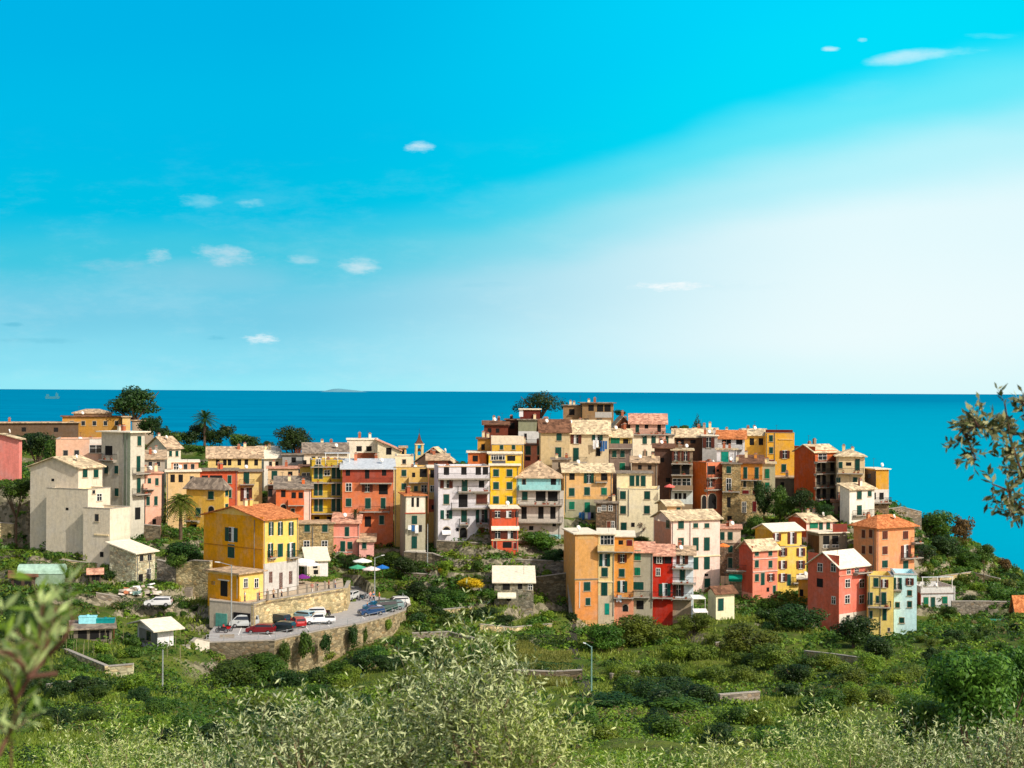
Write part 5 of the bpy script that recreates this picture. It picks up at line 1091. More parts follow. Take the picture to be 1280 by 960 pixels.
sprig('olive_branch', 'blurred close olive shoots and bent twig in the lower left corner',
      [[(-30, 818), (10, 814), (26, 830), (36, 848), (22, 872), (14, 905), (14, 990)], [(36, 848), (52, 828), (62, 795), (70, 760)], [(36, 848), (48, 800), (54, 755)], [(70, 842), (36, 846)], [(20, 880), (10, 850), (-10, 830)], [(-10, 960), (10, 920), (24, 890)], [(52, 828), (80, 800), (92, 770)]],
      2.3, .045, .0095, leafmat('olive_leaf_close', (.06, .12, .01), (.24, .36, .03), under=(.50, .62, .24), trans=.35, nscale=6), 24, .0045, 22, up=1.1, leafN=3)
# ---------------------------------------------------------------- car park, walls, lanes
ASPH = plain('asphalt', (168, 165, 160), .92, var=.18)
setp(slab('road', ROAD, ZR, .3, ASPH), kind='structure')
setp(slab('road', ROADX, ZR - .004, .3, ASPH), kind='structure')
setp(slab('pavement', PROM, ZP, .3, plain('paving', (190, 172, 145), .9)), kind='structure')
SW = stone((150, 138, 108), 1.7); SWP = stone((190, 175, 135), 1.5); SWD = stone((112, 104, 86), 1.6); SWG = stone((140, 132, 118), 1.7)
def wall(label, pts, zt, th=.5, mat=None, name='retaining_wall', cat='wall', cope=True, z0=None):
    """pts: plan points, zt: top height for each; a stone wall going down into the ground"""
    mat = mat or SW; pts = [np.array(p[:2], float) for p in pts]; n = len(pts)
    zt = [zt] * n if np.isscalar(zt) else zt
    nrm = []
    for k in range(n):
        e = pts[min(k + 1, n - 1)] - pts[max(k - 1, 0)]; e /= np.linalg.norm(e); nrm.append(np.array([-e[1], e[0]]))
    nrm = [v if np.dot(v, np.array([0, 1])) > 0 else -v for v in nrm]   # thickness goes away from the viewer side
    root = empty(name, (pts[0][0], pts[0][1], zt[0]), 0, label, cat); o = np.array(root.location); m = MB(); c = MB()
    for k in range(n - 1):
        a, b = pts[k], pts[k + 1]; A, B = a + nrm[k] * th, b + nrm[k + 1] * th
        zb = min(tz(*a), tz(*b), tz(*(a + (a - A) * 3)), tz(*(b + (b - B) * 3))) - 1.2 if z0 is None else z0
        q = [(*a, zb), (*b, zb), (*B, zb), (*A, zb), (*a, zt[k]), (*b, zt[k + 1]), (*B, zt[k + 1]), (*A, zt[k])]
        m.hexa([tuple(np.array(v) - o) for v in q], mat)
        a2, b2, A2, B2 = a - nrm[k] * .06, b - nrm[k + 1] * .06, A + nrm[k] * .06, B + nrm[k + 1] * .06
        q = [(*a2, zt[k] + .003), (*b2, zt[k + 1] + .003), (*B2, zt[k + 1] + .003), (*A2, zt[k] + .003), (*a2, zt[k] + .12), (*b2, zt[k + 1] + .12), (*B2, zt[k + 1] + .12), (*A2, zt[k] + .12)]
        c.hexa([tuple(np.array(v) - o) for v in q], CONC)
    m.build('stonework', root)
    if cope: c.build('coping', root)
    return root
def Z(pxs, z): return [on_z(px, py, z)[:2] for px, py in pxs]
FRONT = ROAD[0:8]
def off(poly, d):      # outward shift of the front edge
    c = np.mean(np.array(ROAD), axis=0); return [p + (p - c) / np.linalg.norm(p - c) * d for p in poly]
wall('long rough stone retaining wall holding up the curved car park', off(FRONT[1:], .55), ZR + .12, .5, SW)
wall('shaded dark wall at the left end of the car park by the stairs', [off(FRONT, .55)[0], off(FRONT, .55)[1]], ZR + .12, .5, SWD)  # shade on this stretch put into the colour as darker stone
wall('pale coursed stone wall between the car park and the promenade', [p for p in Z([(318, 757), (332, 753), (372, 747), (430, 737)], ZP)], [ZP + .25] * 4, .5, SWP, z0=ZR - .5)
wall('pale wall under the annex of the yellow house', Z([(262, 752), (317.5, 757)], ZP), ZP + .1, .5, plaster((205, 190, 165)), z0=ZR - .5)
gw = [o for o in bpy.data.objects if o.get('label') == 'pale wall under the annex of the yellow house'][0]
def panel(parent, name, pxa, pxb, y0, y1, mat, pts, outd=.1):
    A = on_z(*pts[0], ZP)[:2]; B = on_z(*pts[1], ZP)[:2]; e = (B - A) / np.linalg.norm(B - A); nrm = np.array([e[1], -e[0]]); nrm = nrm if nrm[1] < 0 else -nrm
    def hitw(px, py): r = ray(px, py); t = cross(A, e) / cross(r[:2], e); return r[:2] * t, CZ + r[2] * t
    a, za = hitw(pxa, y0); b, _ = hitw(pxb, y0); zb = ZR - .2; o = np.array(parent.location); m = MB()
    q = [(*(a + nrm * outd), zb), (*(b + nrm * outd), zb), (*(b - nrm * .1), zb), (*(a - nrm * .1), zb)]; q += [(p[0], p[1], za) for p in q]
    m.hexa([tuple(np.array(p) - o) for p in q], mat); m.build(name, parent)
panel(gw, 'garage_opening', 292, 313, 765, 785, DARK, [(262, 752), (317.5, 757)]); panel(gw, 'garage_door', 270, 284, 766, 785, plain('garage_teal', (90, 160, 145), .6), [(262, 752), (317.5, 757)])
wall('short end wall of the promenade by the silver van', Z([(430, 737), (434, 728)], ZP), ZP + .2, .5, SWP, z0=ZR - .5)
def wpx(label, pix, d, th=.5, mat=None, **k):      # wall given by top line pixels and depth
    d = [d] * len(pix) if np.isscalar(d) else d
    P = [at(px, py, dd) for (px, py), dd in zip(pix, d)]; return wall(label, P, [p[2] for p in P], th, mat, **k)
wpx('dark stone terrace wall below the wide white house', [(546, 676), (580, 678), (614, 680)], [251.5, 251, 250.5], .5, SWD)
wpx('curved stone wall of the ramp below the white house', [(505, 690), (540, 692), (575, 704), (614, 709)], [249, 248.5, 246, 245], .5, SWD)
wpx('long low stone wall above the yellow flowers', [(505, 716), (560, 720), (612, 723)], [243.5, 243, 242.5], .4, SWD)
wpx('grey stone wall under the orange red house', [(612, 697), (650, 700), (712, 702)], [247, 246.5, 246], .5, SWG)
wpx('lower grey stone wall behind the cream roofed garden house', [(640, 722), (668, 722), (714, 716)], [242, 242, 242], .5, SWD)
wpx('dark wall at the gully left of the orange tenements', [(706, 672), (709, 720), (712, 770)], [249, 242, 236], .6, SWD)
wpx('rough stone wall on the right below the pale turquoise house', [(1098, 812), (1125, 806), (1152, 802)], [228, 229, 230], .5, SWG)
wpx('long grey stone wall on the right hand terraces', [(1190, 752), (1230, 752), (1272, 753)], [249, 249, 249], .5, SWG)
wpx('lower stone wall under the white terrace house', [(1146, 792), (1180, 795), (1215, 797)], [235, 235, 235], .4, SWG)
wpx('viewpoint parapet wall on the headland above the orange tiled house', [(1108, 637), (1128, 634), (1152, 640)], [285, 286, 287], .5, SWG)
wpx('brown fence wall at the foot of the salmon pink house', [(180, 656), (200, 658)], [238, 238], .4, SWD)
wpx('rough pale stone wall left of the big yellow house', [(220, 708), (240, 701), (262, 702)], [221, 220, 218], .6, SWP)
wpx('broken stone wall under the dark tree left of the yellow house', [(196, 700), (222, 706)], [222, 221], .5, SWG)
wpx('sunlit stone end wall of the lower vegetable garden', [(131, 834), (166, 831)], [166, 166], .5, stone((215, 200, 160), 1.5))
wpx('long pale capped garden wall running down the lower left', [(78, 811), (104, 822), (131, 833)], [178, 171, 165.5], .4, SWP)
wpx('ochre stone wall at the foot of the stairs left of the car park', [(210, 812), (238, 806), (262, 800)], [186, 189, 193], .5, SWP)
wpx('white rendered wall beside the car park stairs', [(236, 808), (246, 798), (262, 802)], [187.5, 190, 191], .4, plaster((225, 215, 195)))
wpx('low wall at the far left edge by the gardens', [(-10, 653), (17, 655)], [243, 243], .4, SWP)
wpx('thin dry stone terrace wall in the middle of the slope right of the car park', [(515, 792), (560, 790), (600, 800)], [214, 215, 212], .3, SWG)
wpx('dry stone terrace wall below the scrub under the scarlet house', [(800, 846), (850, 842), (900, 846)], [200, 202, 200], .3, SWP)
wpx('lower terrace wall on the right slope under the dark tree', [(1110, 838), (1150, 832), (1185, 836)], [203, 205, 204], .4, SWG)
wpx('terrace wall below the dry yellow field', [(642, 838), (690, 840), (728, 838)], [181, 181, 181], .3, SWD)
def twall(label, pix, h=.9):
    P = [hit(*p) for p in pix]; wall(label, P, [float(p[2]) + h for p in P], .35, SWP if len(pix) % 2 else SWG)
twall('pale dry stone terrace wall in the scrub below the salmon terrace house', [(895, 812), (930, 808), (965, 812)]); twall('short dry stone wall right of the lamp pole in the valley', [(765, 852), (800, 848)]); twall('broken terrace wall at the left of the sunny slope', [(60, 868), (100, 862), (128, 866)])
twall('low terrace wall under the coral house trees', [(1005, 822), (1040, 826), (1078, 832)]); twall('low dry stone wall across the brambles at the lower right', [(900, 880), (950, 876)]); twall('dry stone wall between the car park slope and the yellow flowers', [(510, 768), (548, 770), (590, 766)])
twall('terrace wall below the grey garden house', [(600, 790), (640, 792), (690, 788)]); twall('upper terrace wall on the right headland', [(1175, 728), (1215, 722), (1250, 730)]); twall('crumbling terrace wall below the vines on the left', [(30, 705), (80, 708), (125, 712)]); twall('low stone wall beside the rubble heap', [(120, 752), (160, 756)])
# lanes
def lane(label, pix, w, mat, lift=.12):
    P = [hit(px, py) for px, py in pix]; m = MB()
    for a, b in zip(P[:-1], P[1:]):
        e = (b - a)[:2]; e /= np.linalg.norm(e); nx = np.array([-e[1], e[0]]) * w / 2
        n = max(1, int(np.linalg.norm(b - a) / 1.5))
        for i in range(n):
            u, v = a + (b - a) * i / n, a + (b - a) * (i + 1) / n; zu, zv = tz(*u[:2]) + lift, tz(*v[:2]) + lift
            m.hexa([(u[0] - nx[0], u[1] - nx[1], zu - .6), (v[0] - nx[0], v[1] - nx[1], zv - .6), (v[0] + nx[0], v[1] + nx[1], zv - .6), (u[0] + nx[0], u[1] + nx[1], zu - .6), (u[0] - nx[0], u[1] - nx[1], zu), (v[0] - nx[0], v[1] - nx[1], zv), (v[0] + nx[0], v[1] + nx[1], zv), (u[0] + nx[0], u[1] + nx[1], zu)], mat)
    setp(m.build('path'), label, None, None, 'structure')
PATHM = plain('pale_path', (205, 190, 165), .9)
lane('pale ramp', [(205, 764), (235, 748), (262, 735)], 2.2, PATHM); lane('dark path down the gully', [(714, 775), (716, 815), (728, 850), (740, 885)], 1.6, plain('dark_path', (70, 66, 58), .9))
lane('narrow lane', [(505, 742), (560, 746), (612, 752)], 1.2, PATHM)
lane('footpath', [(740, 880), (780, 885), (830, 915)], 1.0, plain('earth_path', (175, 150, 110), .9))
# stairs beside the car park
def stairs(label, px, py, d, n, w, rise, run, rz, mat):
    c = at(px, py, d); root = empty('stairs', tuple(c), rz, label, 'stairs'); m = MB()
    for i in range(n): m.box(-w / 2, w / 2, i * run, (i + 1) * run, -2.5, i * rise, mat)
    m.build('steps', root); return root
stairs('stone steps climbing to the left end of the car park', 282, 816, 193, 11, 2.0, .2, .3, R(8), plain('step_stone', (150, 140, 125), .9))
stairs('steep steps up the wall left of the big yellow house', 234, 738, 219.5, 14, 1.3, .22, .28, R(-20), plain('step_stone', (150, 140, 125), .9))
# railings
def railing(label, pts, z, h=1.0, gap=2.2, mat=None, postw=.07, rails=2, name='railing', postmat=None):
    mat = mat or GREYP; pts = [np.array(p[:2]) for p in pts]; root = empty(name, (pts[0][0], pts[0][1], z), 0, label, 'railing'); o = np.array([pts[0][0], pts[0][1], z]); m = MB()
    for a, b in zip(pts[:-1], pts[1:]):
        L_ = np.linalg.norm(b - a); n = max(1, int(L_ / gap))
        for i in range(n):
            p = np.array([*(a + (b - a) * i / n), z]) - o; q = MB(); q.box(p[0] - postw, p[0] + postw, p[1] - postw, p[1] + postw, 0, h, postmat or mat); q.build('post', root)
        for k in range(rails):
            zz = h * (.95 - .42 * k); A = np.array([*a, z]) - o; B = np.array([*b, z]) - o; m.tube((A[0], A[1], zz), (B[0], B[1], zz), .028, .028, mat, 5)
    m.build('rail', root); return root
railing('thin grey railing along the outer edge of the car park', off(FRONT, .3), ZR + .24, 1.0, 2.2, plain('galvanised', (175, 180, 180), .5, .4), .035)
railing('row of square stone posts with a rail along the promenade', Z([(322, 755.5), (372, 746), (428, 736.5)], ZP), ZP + .37, 1.35, 1.9, IRON, .13, 2, postmat=plain('post_stone', (150, 140, 125), .9))
for k, (a_, b_) in enumerate([((298, 794), (302, 784)), ((338, 796), (330, 784)), ((364, 792), (352, 779)), ((386, 787), (374, 775)), ((412, 783), (400, 771)), ((456, 774), (446, 764)), ((472, 770), (462, 759)), ((484, 767), (476, 757))]):
    p_, q_ = on_z(*a_, ZR), on_z(*b_, ZR); dr_ = (q_ - p_)[:2]; dr_ /= np.linalg.norm(dr_); n_ = np.array([-dr_[1], dr_[0]]) * .07; m = MB()
    m.poly([(*(p_[:2] - n_), ZR + .006), (*(p_[:2] + n_), ZR + .006), (*(q_[:2] + n_), ZR + .006), (*(q_[:2] - n_), ZR + .006)], WHITE); setp(m.build('road_marking'), kind='structure')
# ---------------------------------------------------------------- vehicles
TYRE = plain('tyre', (25, 25, 26), .9, var=.1); RIM = plain('wheel_rim', (160, 162, 165), .4, .6); LAMPW = plain('headlamp', (225, 228, 230), .2); LAMPR = plain('tail_lamp', (150, 15, 15), .3); PLATE = plain('number_plate', (220, 220, 215), .5)
def carpaint(c):
    key = 'car_%d_%d_%d' % c
    if key in MATS: return MATS[key]
    nb = NB(key); nb.base(tuple(lin(c))); nb.b.inputs['Roughness'].default_value = .28; nb.b.inputs['Coat Weight'].default_value = .5; nb.b.inputs['Coat Roughness'].default_value = .08; MATS[key] = nb.m; return nb.m
PROF = dict(
 hatch=([(-1.95, .35), (-2.0, .75), (-1.9, .98), (-1.1, 1.02)], [(-1.95, 1.0), (-1.7, 1.38), (-.3, 1.46), (.45, 1.40), (1.15, .98)], [(1.95, .82), (2.02, .55), (1.95, .3)], 4.0, .82),
 van=([(-2.1, .35), (-2.15, .8), (-2.1, 1.05)], [(-2.1, 1.08), (-1.98, 1.78), (.6, 1.86), (1.1, 1.72), (1.75, 1.1)], [(2.1, .92), (2.15, .55), (2.1, .3)], 4.3, .88),
 pickup=([(-2.35, .5), (-2.4, .95), (-.75, 1.0)], [(-.75, 1.02), (-.68, 1.62), (.45, 1.66), (.75, 1.55), (1.25, 1.08)], [(2.15, .98), (2.3, .7), (2.25, .42)], 4.7, .88))
def car(px, py, yaw, kind, col, label, z=ZR, name='parked_car', cat='car'):
    p = on_z(px, py, z); rear, cab, front, LL, hw = PROF[kind]; z = z + .012
    root = empty(name, (p[0], p[1], z), R(yaw), label, cat, 'cars parked around the car park'); pm = carpaint(col)
    prof = rear + cab + front
    def w(zz): return hw if zz < .95 else hw - (zz - .95) * .30
    def cut(zz): return zz
    n = len(prof); V = []; m = MB()
    for s_ in (-1, 1):
        for (x, zz) in prof: V.append((x, s_ * (w(zz) - (.07 if zz < .4 else 0)), zz))
    m.v = V; i = m.m(pm); m.f = [tuple(range(n))[::-1], tuple(range(n, 2 * n))] + [(k, (k + 1) % n, n + (k + 1) % n, n + k) for k in range(n)]; m.mi = [i] * len(m.f)
    if kind == 'pickup':   # load bed
        m.box(-2.25, -.85, -.7, .7, 1.005, 1.012, DARK)
    b = m.build('body', root)
    # glass
    c0, c1, c2, c3 = cab[0], cab[1], cab[-2], cab[-1]
    def lerp(a, b_, t): return (a[0] + (b_[0] - a[0]) * t, a[1] + (b_[1] - a[1]) * t)
    for s_ in (-1, 1):
        q = [lerp(c0, c1, .22), lerp(c0, c1, .84), (c2[0] - .05, lerp(c2, c3, .12)[1]), lerp(c2, c3, .86)]
        q[0] = (q[0][0] + .12, q[0][1]); q[1] = (q[1][0] + .12, q[1][1]); q[3] = (q[3][0] - .12, q[3][1]); mm = MB()
        ro = [(x, s_ * (w(zz) + .006), zz) for x, zz in q]; ri = [(x, s_ * (w(zz) - .05), zz) for x, zz in q]
        mm.prism(ri, ro, GLASS); g_ = mm.build('side_window', root)
    for a, b_, nm in ((c3, c2, 'windscreen'), (c0, c1, 'rear_window')):
        lo, hi = lerp(a, b_, .12), lerp(a, b_, .88); ox = .02 if nm == 'windscreen' else -.02; mm = MB()
        mm.hexa([(lo[0], -w(lo[1]) + .12, lo[1]), (lo[0] + ox, -w(lo[1]) + .12, lo[1] + .012), (lo[0] + ox, w(lo[1]) - .12, lo[1] + .012), (lo[0], w(lo[1]) - .12, lo[1]), (hi[0], -w(hi[1]) + .1, hi[1]), (hi[0] + ox, -w(hi[1]) + .1, hi[1] + .012), (hi[0] + ox, w(hi[1]) - .1, hi[1] + .012), (hi[0], w(hi[1]) - .1, hi[1])], GLASS); mm.build(nm, root)
    wb = LL * .30
    for x in (-wb, wb + .05):
        for s_ in (-1, 1):
            mm = MB(); mm.tube((x, s_ * (hw - .2), .31), (x, s_ * (hw + .01), .31), .31, .31, TYRE, 14); wv = mm.build('wheel', root)
            mm = MB(); mm.tube((x, s_ * (hw + .005), .31), (x, s_ * (hw + .02), .31), .19, .17, RIM, 10); mm.build('rim', wv)
    fx = front[0][0]; rx_ = rear[1][0]
    for s_ in (-1, 1):
        mm = MB(); mm.box(fx - .1, fx + .045, s_ * (hw - .38), s_ * (hw - .08), .62, .78, LAMPW); mm.build('headlight', root)
        mm = MB(); mm.box(rx_ - .02, rx_ + .08, s_ * (hw - .28), s_ * (hw - .06), .68, .92, LAMPR); mm.build('tail_light', root)
        mm = MB(); mm.box(.55, .75, s_ * hw, s_ * (hw + .16), 1.0, 1.12, pm); mm.build('mirror', root)
    mm = MB(); mm.box(fx + .03, fx + .085, -.26, .26, .40, .50, PLATE); mm.box(fx - .06, fx + .08, -hw + .12, hw - .12, .36, .52, GREYP); mm.build('bumper', root)
    return root
car(326, 792, 175, 'hatch', (120, 20, 28), 'dark red parked car, lowest in the car park')
car(352, 789, 165, 'hatch', (24, 44, 48), 'black car parked just right of the dark red car')
car(347, 779, 150, 'hatch', (30, 52, 62), 'dark blue green car parked behind the black car')
car(373, 783, 110, 'hatch', (170, 26, 30), 'bright red small car between the black car and the white pickup')
car(378, 775, 150, 'hatch', (150, 190, 205), 'pale blue car parked behind the bright red car')
car(399, 780, 190, 'pickup', (232, 236, 236), 'white pickup truck in the middle of the car park', name='pickup_truck', cat='pickup truck')
car(391, 771, 190, 'hatch', (225, 228, 228), 'white car parked behind the white pickup truck')
car(306, 784, 185, 'van', (185, 190, 188), 'silver van in front of the dark garage opening', name='parked_van', cat='van')
car(438, 750, 255, 'hatch', (205, 208, 205), 'silver grey car facing the camera at the top of the road')
car(464, 769, 210, 'hatch', (38, 70, 110), 'dark blue car parked at the right end of the car park')
car(470, 763, 210, 'hatch', (60, 150, 195), 'light blue car behind the dark blue one')
car(479, 765, 205, 'van', (24, 66, 58), 'dark green van beside the light blue car', name='parked_van', cat='van')
car(489, 762, 200, 'hatch', (130, 160, 160), 'grey green car parked right of the dark green van')
car(496, 757, 200, 'hatch', (225, 225, 220), 'white car at the far right tip of the car park')
def at_ground(px, py): 
    p = hit(px, py); return p
pg = at_ground(198, 758)
root = car(198, 758, 185, 'hatch', (232, 234, 236), 'white car behind the clipped hedge below the stone house', z=pg[2] + .1)
def bike(px, py, yaw, col, label):
    p = on_z(px, py, ZR); root = empty('motorbike', tuple(p + np.array([0, 0, .01])), R(yaw), label, 'motorbike', 'motorbikes in the car park'); pm = carpaint(col)
    for x in (-.62, .62):
        m = MB(); r_ = .29; k = 14
        for i in range(k): 
            a, b = 2 * math.pi * i / k, 2 * math.pi * (i + 1) / k; m.tube((x + r_ * math.cos(a), 0, .31 + r_ * math.sin(a)), (x + r_ * math.cos(b), 0, .31 + r_ * math.sin(b)), .055, .055, TYRE, 5)
        w_ = m.build('wheel', root); m = MB(); m.tube((x, -.05, .31), (x, .05, .31), .2, .2, RIM, 8); m.build('rim', w_)
    m = MB(); m.hexa([(-.5, -.14, .35), (.25, -.14, .3), (.25, .14, .3), (-.5, .14, .35), (-.75, -.1, .72), (.35, -.1, .68), (.35, .1, .68), (-.75, .1, .72)], pm); m.hexa([(.3, -.2, .35), (.42, -.2, .35), (.42, .2, .35), (.3, .2, .35), (.42, -.17, .95), (.52, -.17, .95), (.52, .17, .95), (.42, .17, .95)], pm); m.build('body', root)
    m = MB(); m.hexa([(-.7, -.13, .73), (.1, -.13, .70), (.1, .13, .70), (-.7, .13, .73), (-.7, -.1, .84), (.08, -.1, .8), (.08, .1, .8), (-.7, .1, .84)], TYRE); m.build('saddle', root)
    m = MB(); m.tube((.6, 0, .35), (.42, 0, 1.02), .03, .03, IRON, 5); m.tube((.40, -.33, 1.05), (.40, .33, 1.05), .022, .022, IRON, 5); m.build('handlebar', root)
bike(452, 750, 250, (40, 60, 75), 'dark motorbike beside the silver grey car'); bike(458, 748, 255, (150, 155, 160), 'grey motorbike next to the dark motorbike'); bike(283, 789, 170, (190, 30, 35), 'red scooter at the left end of the car park'); bike(408, 769, 140, (70, 55, 60), 'dark scooter parked behind the white pickup'); bike(277, 791, 170, (60, 60, 65), 'dark scooter left of the red scooter')
# ---------------------------------------------------------------- street lamps and poles
def lamp(px, py0, py1, d, label, arm=-2.4, mat=None, name='street_lamp', head=True, cat='street lamp'):
    t = at(px, py0, d); b = at(px, py1, d); z0 = min(b[2], tz(b[0], b[1]) if not (py1 < 800 and px > 260 and px < 500) else b[2]); mat = mat or plain('lamp_pole', (165, 172, 170), .5, .3)
    root = empty(name, (t[0], t[1], z0), 0, label, cat); h = t[2] - z0; m = MB(); m.tube((0, 0, -.4), (0, 0, h), .11, .07, mat, 8); m.build('pole', root)
    if head:
        m = MB(); m.tube((0, 0, h - .1), (arm * .7, 0, h + .35), .05, .04, mat, 6); m.build('arm', root)
        m = MB(); m.hexa([(arm * .68, -.16, h + .28), (arm * 1.0, -.12, h + .40), (arm * 1.0, .12, h + .40), (arm * .68, .16, h + .28), (arm * .68, -.14, h + .42), (arm, -.08, h + .48), (arm, .08, h + .48), (arm * .68, .14, h + .42)], plain('lamp_head', (215, 218, 215), .5)); m.build('lamp_head', root)
    return root
lamp(289.5, 706, 790, 202, 'tall street lamp standing in front of the yellow annex'); lamp(468.5, 697, 752, 232, 'street lamp beside the cars at the right of the car park', arm=1.6)
lamp(203.5, 812, 873, 160, 'bare wooden utility pole in the lower left garden', head=False, name='utility_pole', cat='pole'); lamp(739.5, 808, 876, 165, 'green grey lamp pole in the valley', arm=-1.0, mat=plain('green_pole', (120, 160, 150), .5))
lamp(534.5, 655, 712, 247, 'pale pole rising beside the grey tower house', head=False, name='utility_pole', cat='pole')
lamp(1230, 700, 745, 262, 'thin wooden pole on the right headland', head=False, name='utility_pole', cat='pole', mat=BARK)
# ---------------------------------------------------------------- parasols, café, stalls
def parasol(px, py, r, d, col, label):
    c = at(px, py, d); g = c[2] - 2.3; root = empty('parasol', (c[0], c[1], g), 0, label, 'parasol'); mat = plain('parasol_%d_%d_%d' % col, col, .8)
    m = MB(); m.tube((0, 0, -.1), (0, 0, 2.6), .035, .03, WOOD, 6); m.build('pole', root); m = MB(); k = 8
    for i in range(k):
        a, b = 2 * math.pi * i / k, 2 * math.pi * (i + 1) / k; A, B = (r * math.cos(a), r * math.sin(a), 2.15), (r * math.cos(b), r * math.sin(b), 2.15)
        m.poly([A, B, (0, 0, 2.62)], mat); m.poly([(0, 0, 2.59), (B[0], B[1], 2.12), (A[0], A[1], 2.12)], mat); m.poly([(A[0], A[1], 2.0), (B[0], B[1], 2.0), B, A], mat)
    m.build('canopy', root); return root
parasol(453, 700, 1.7, 246, (238, 238, 235), 'white parasol at the upper café terrace'); parasol(447, 708, 1.5, 243, (70, 165, 125), 'green parasol in front of the white one'); parasol(464, 710, 1.6, 242, (235, 220, 215), 'cream parasol right of the green parasol'); parasol(478, 708, 1.2, 243, (30, 110, 190), 'blue parasol under the bushy tree')
parasol(377, 700, 2.2, 231, (240, 238, 235), 'large white parasol beside the yellow house'); parasol(386, 704, 1.9, 229, (238, 236, 232), 'second white parasol nearer the promenade'); parasol(378, 720, 1.3, 226, (120, 40, 130), 'purple parasol on the promenade'); parasol(837, 607, 1.0, 263, (235, 110, 100), 'pink parasol on the cream house roof terrace')
parasol(904, 681, 1.2, 254, (235, 130, 60), 'orange folded looking parasol right of the pink house')
# ---------------------------------------------------------------- washing
for s, face, x0, x1, py, cols, lab in LAUNDRY:
    a, z, dd = s.uv(face, x0, py); b = s.uv(face, x1, py)[0]; n = len(cols); CN = dict(w=((236, 236, 234), 'white'), b=((40, 95, 150), 'blue'), k=((35, 38, 42), 'dark'), p=((150, 130, 190), 'lilac'), c=((180, 210, 225), 'pale blue'))
    seen = {}
    for i, cc in enumerate(cols):
        u0 = a + (b - a) * (i + .06) / n; u1 = a + (b - a) * (i + .94) / n; h = rng.uniform(.8, 1.5) * (1.5 if 'sheets' in lab or 'cloths' in lab else 1); seen[cc] = seen.get(cc, 0) + 1
        rows = 4; m = MB(); mt = plain('cloth_' + cc, CN[cc][0], .85)
        def q(u, v, off_): 
            zz = z - h * v; nn = .75 + .07 * math.sin(u * 5 + v * 3) + off_; p = s.ex * u if face == 'R' else s.ey * u
            o_ = np.array([math.sin(s.a), -math.cos(s.a)]) if face == 'R' else -s.ex
            P2 = s.C + p + o_ * nn; return (P2[0], P2[1], zz)
        G = [[q(u0 + (u1 - u0) * ii / 4, jj / rows, 0) for ii in range(5)] for jj in range(rows + 1)]; G2 = [[q(u0 + (u1 - u0) * ii / 4, jj / rows, .02) for ii in range(5)] for jj in range(rows + 1)]
        for jj in range(rows):
            for ii in range(4): m.poly([G[jj][ii], G[jj + 1][ii], G[jj + 1][ii + 1], G[jj][ii + 1]], mt); m.poly([G2[jj][ii], G2[jj][ii + 1], G2[jj + 1][ii + 1], G2[jj + 1][ii]], mt)
        o = m.build('hanging_laundry'); setp(o, '%s cloth hung out to dry %s' % (CN[cc][1], lab), 'laundry', 'washing ' + lab)
# ---------------------------------------------------------------- garden things
def tank(px, py, d, w, h, dp, col, label, name='water_tank', cat='water tank'):
    c = at(px, py, d); root = empty(name, tuple(c), R(8), label, cat); m = MB(); mt = plain('tank_%d_%d_%d' % col, col, .5); m.box(-w / 2, w / 2, 0, dp, 0, h, mt); m.build('body', root)
    m = MB(); m.box(-w / 2 - .05, w / 2 + .05, -.05, dp + .05, h + .003, h + .1, mt); m.tube((0, dp / 2, h + .1), (0, dp / 2, h + .25), .2, .2, mt, 8); m.build('lid', root)
    zg = tz(c[0], c[1]); m = MB()
    for x in (-w / 2 + .1, w / 2 - .1):
        for y in (.1, dp - .1): m.tube((x, y, zg - c[2] - .3), (x, y, 0), .06, .06, WOOD, 5)
    m.build('stand', root)
tank(109, 783, 186.5, 2.2, 1.2, 1.2, (150, 225, 235), 'pale blue tank standing above the long open shed'); tank(131, 783, 187, 2.4, .9, 1.1, (0, 140, 140), 'teal tank right of the pale blue tank')
c = at(52, 716, 222); root = empty('greenhouse', tuple(c), R(5), 'pale green arched greenhouse in the left gardens', 'greenhouse'); m = MB(); k = 8; gm = plain('greenhouse_film', (165, 200, 180), .6)
ra = [(-3.4, -1.6 * math.cos(math.pi * i / k), 1.4 * math.sin(math.pi * i / k)) for i in range(k + 1)]; rb = [(3.6, y, z_) for _, y, z_ in ra]; m.prism([tuple(v) for v in ra], [tuple(v) for v in rb], gm); m.build('cover', root)
m = MB(); m.box(-3.3, 3.5, -1.5, 1.5, -2.2, -.003, plain('greenhouse_wall', (140, 165, 140), .8)); m.build('base_wall', root)
c = at(1246, 778, 236); root = empty('pergola', tuple(c), 0, 'small pergola with a green roof in the right hand gardens', 'pergola'); m = MB(); m.hexa([(-1.9, -1, 0), (1.9, -1, 0), (1.9, 1.2, .3), (-1.9, 1.2, .3), (-1.9, -1, .1), (1.9, -1, .1), (1.9, 1.2, .4), (-1.9, 1.2, .4)], plain('green_sheet', (50, 120, 90), .6)); m.build('roof', root)
for x in (-1.8, 1.8):
    for y in (-.9, 1.1): q = MB(); q.tube((x, y, -3), (x, y, 0 if y < 0 else .28), .07, .07, WHITE, 5); q.build('post', root)
def canopy(px, py, d, w, dp, h, col, label):
    c = at(px, py, d); root = empty('canopy', tuple(c), R(6), label, 'canopy'); m = MB(); m.hexa([(0, 0, 0), (w, 0, 0), (w, dp, .35), (0, dp, .35), (0, 0, .08), (w, 0, .08), (w, dp, .43), (0, dp, .43)], plain('canopy_%d' % col[2], col, .8)); m.build('roof', root)
    for x in (.1, w - .1): q = MB(); q.tube((x, .1, -h), (x, .1, 0), .05, .05, WHITE, 5); q.build('post', root)
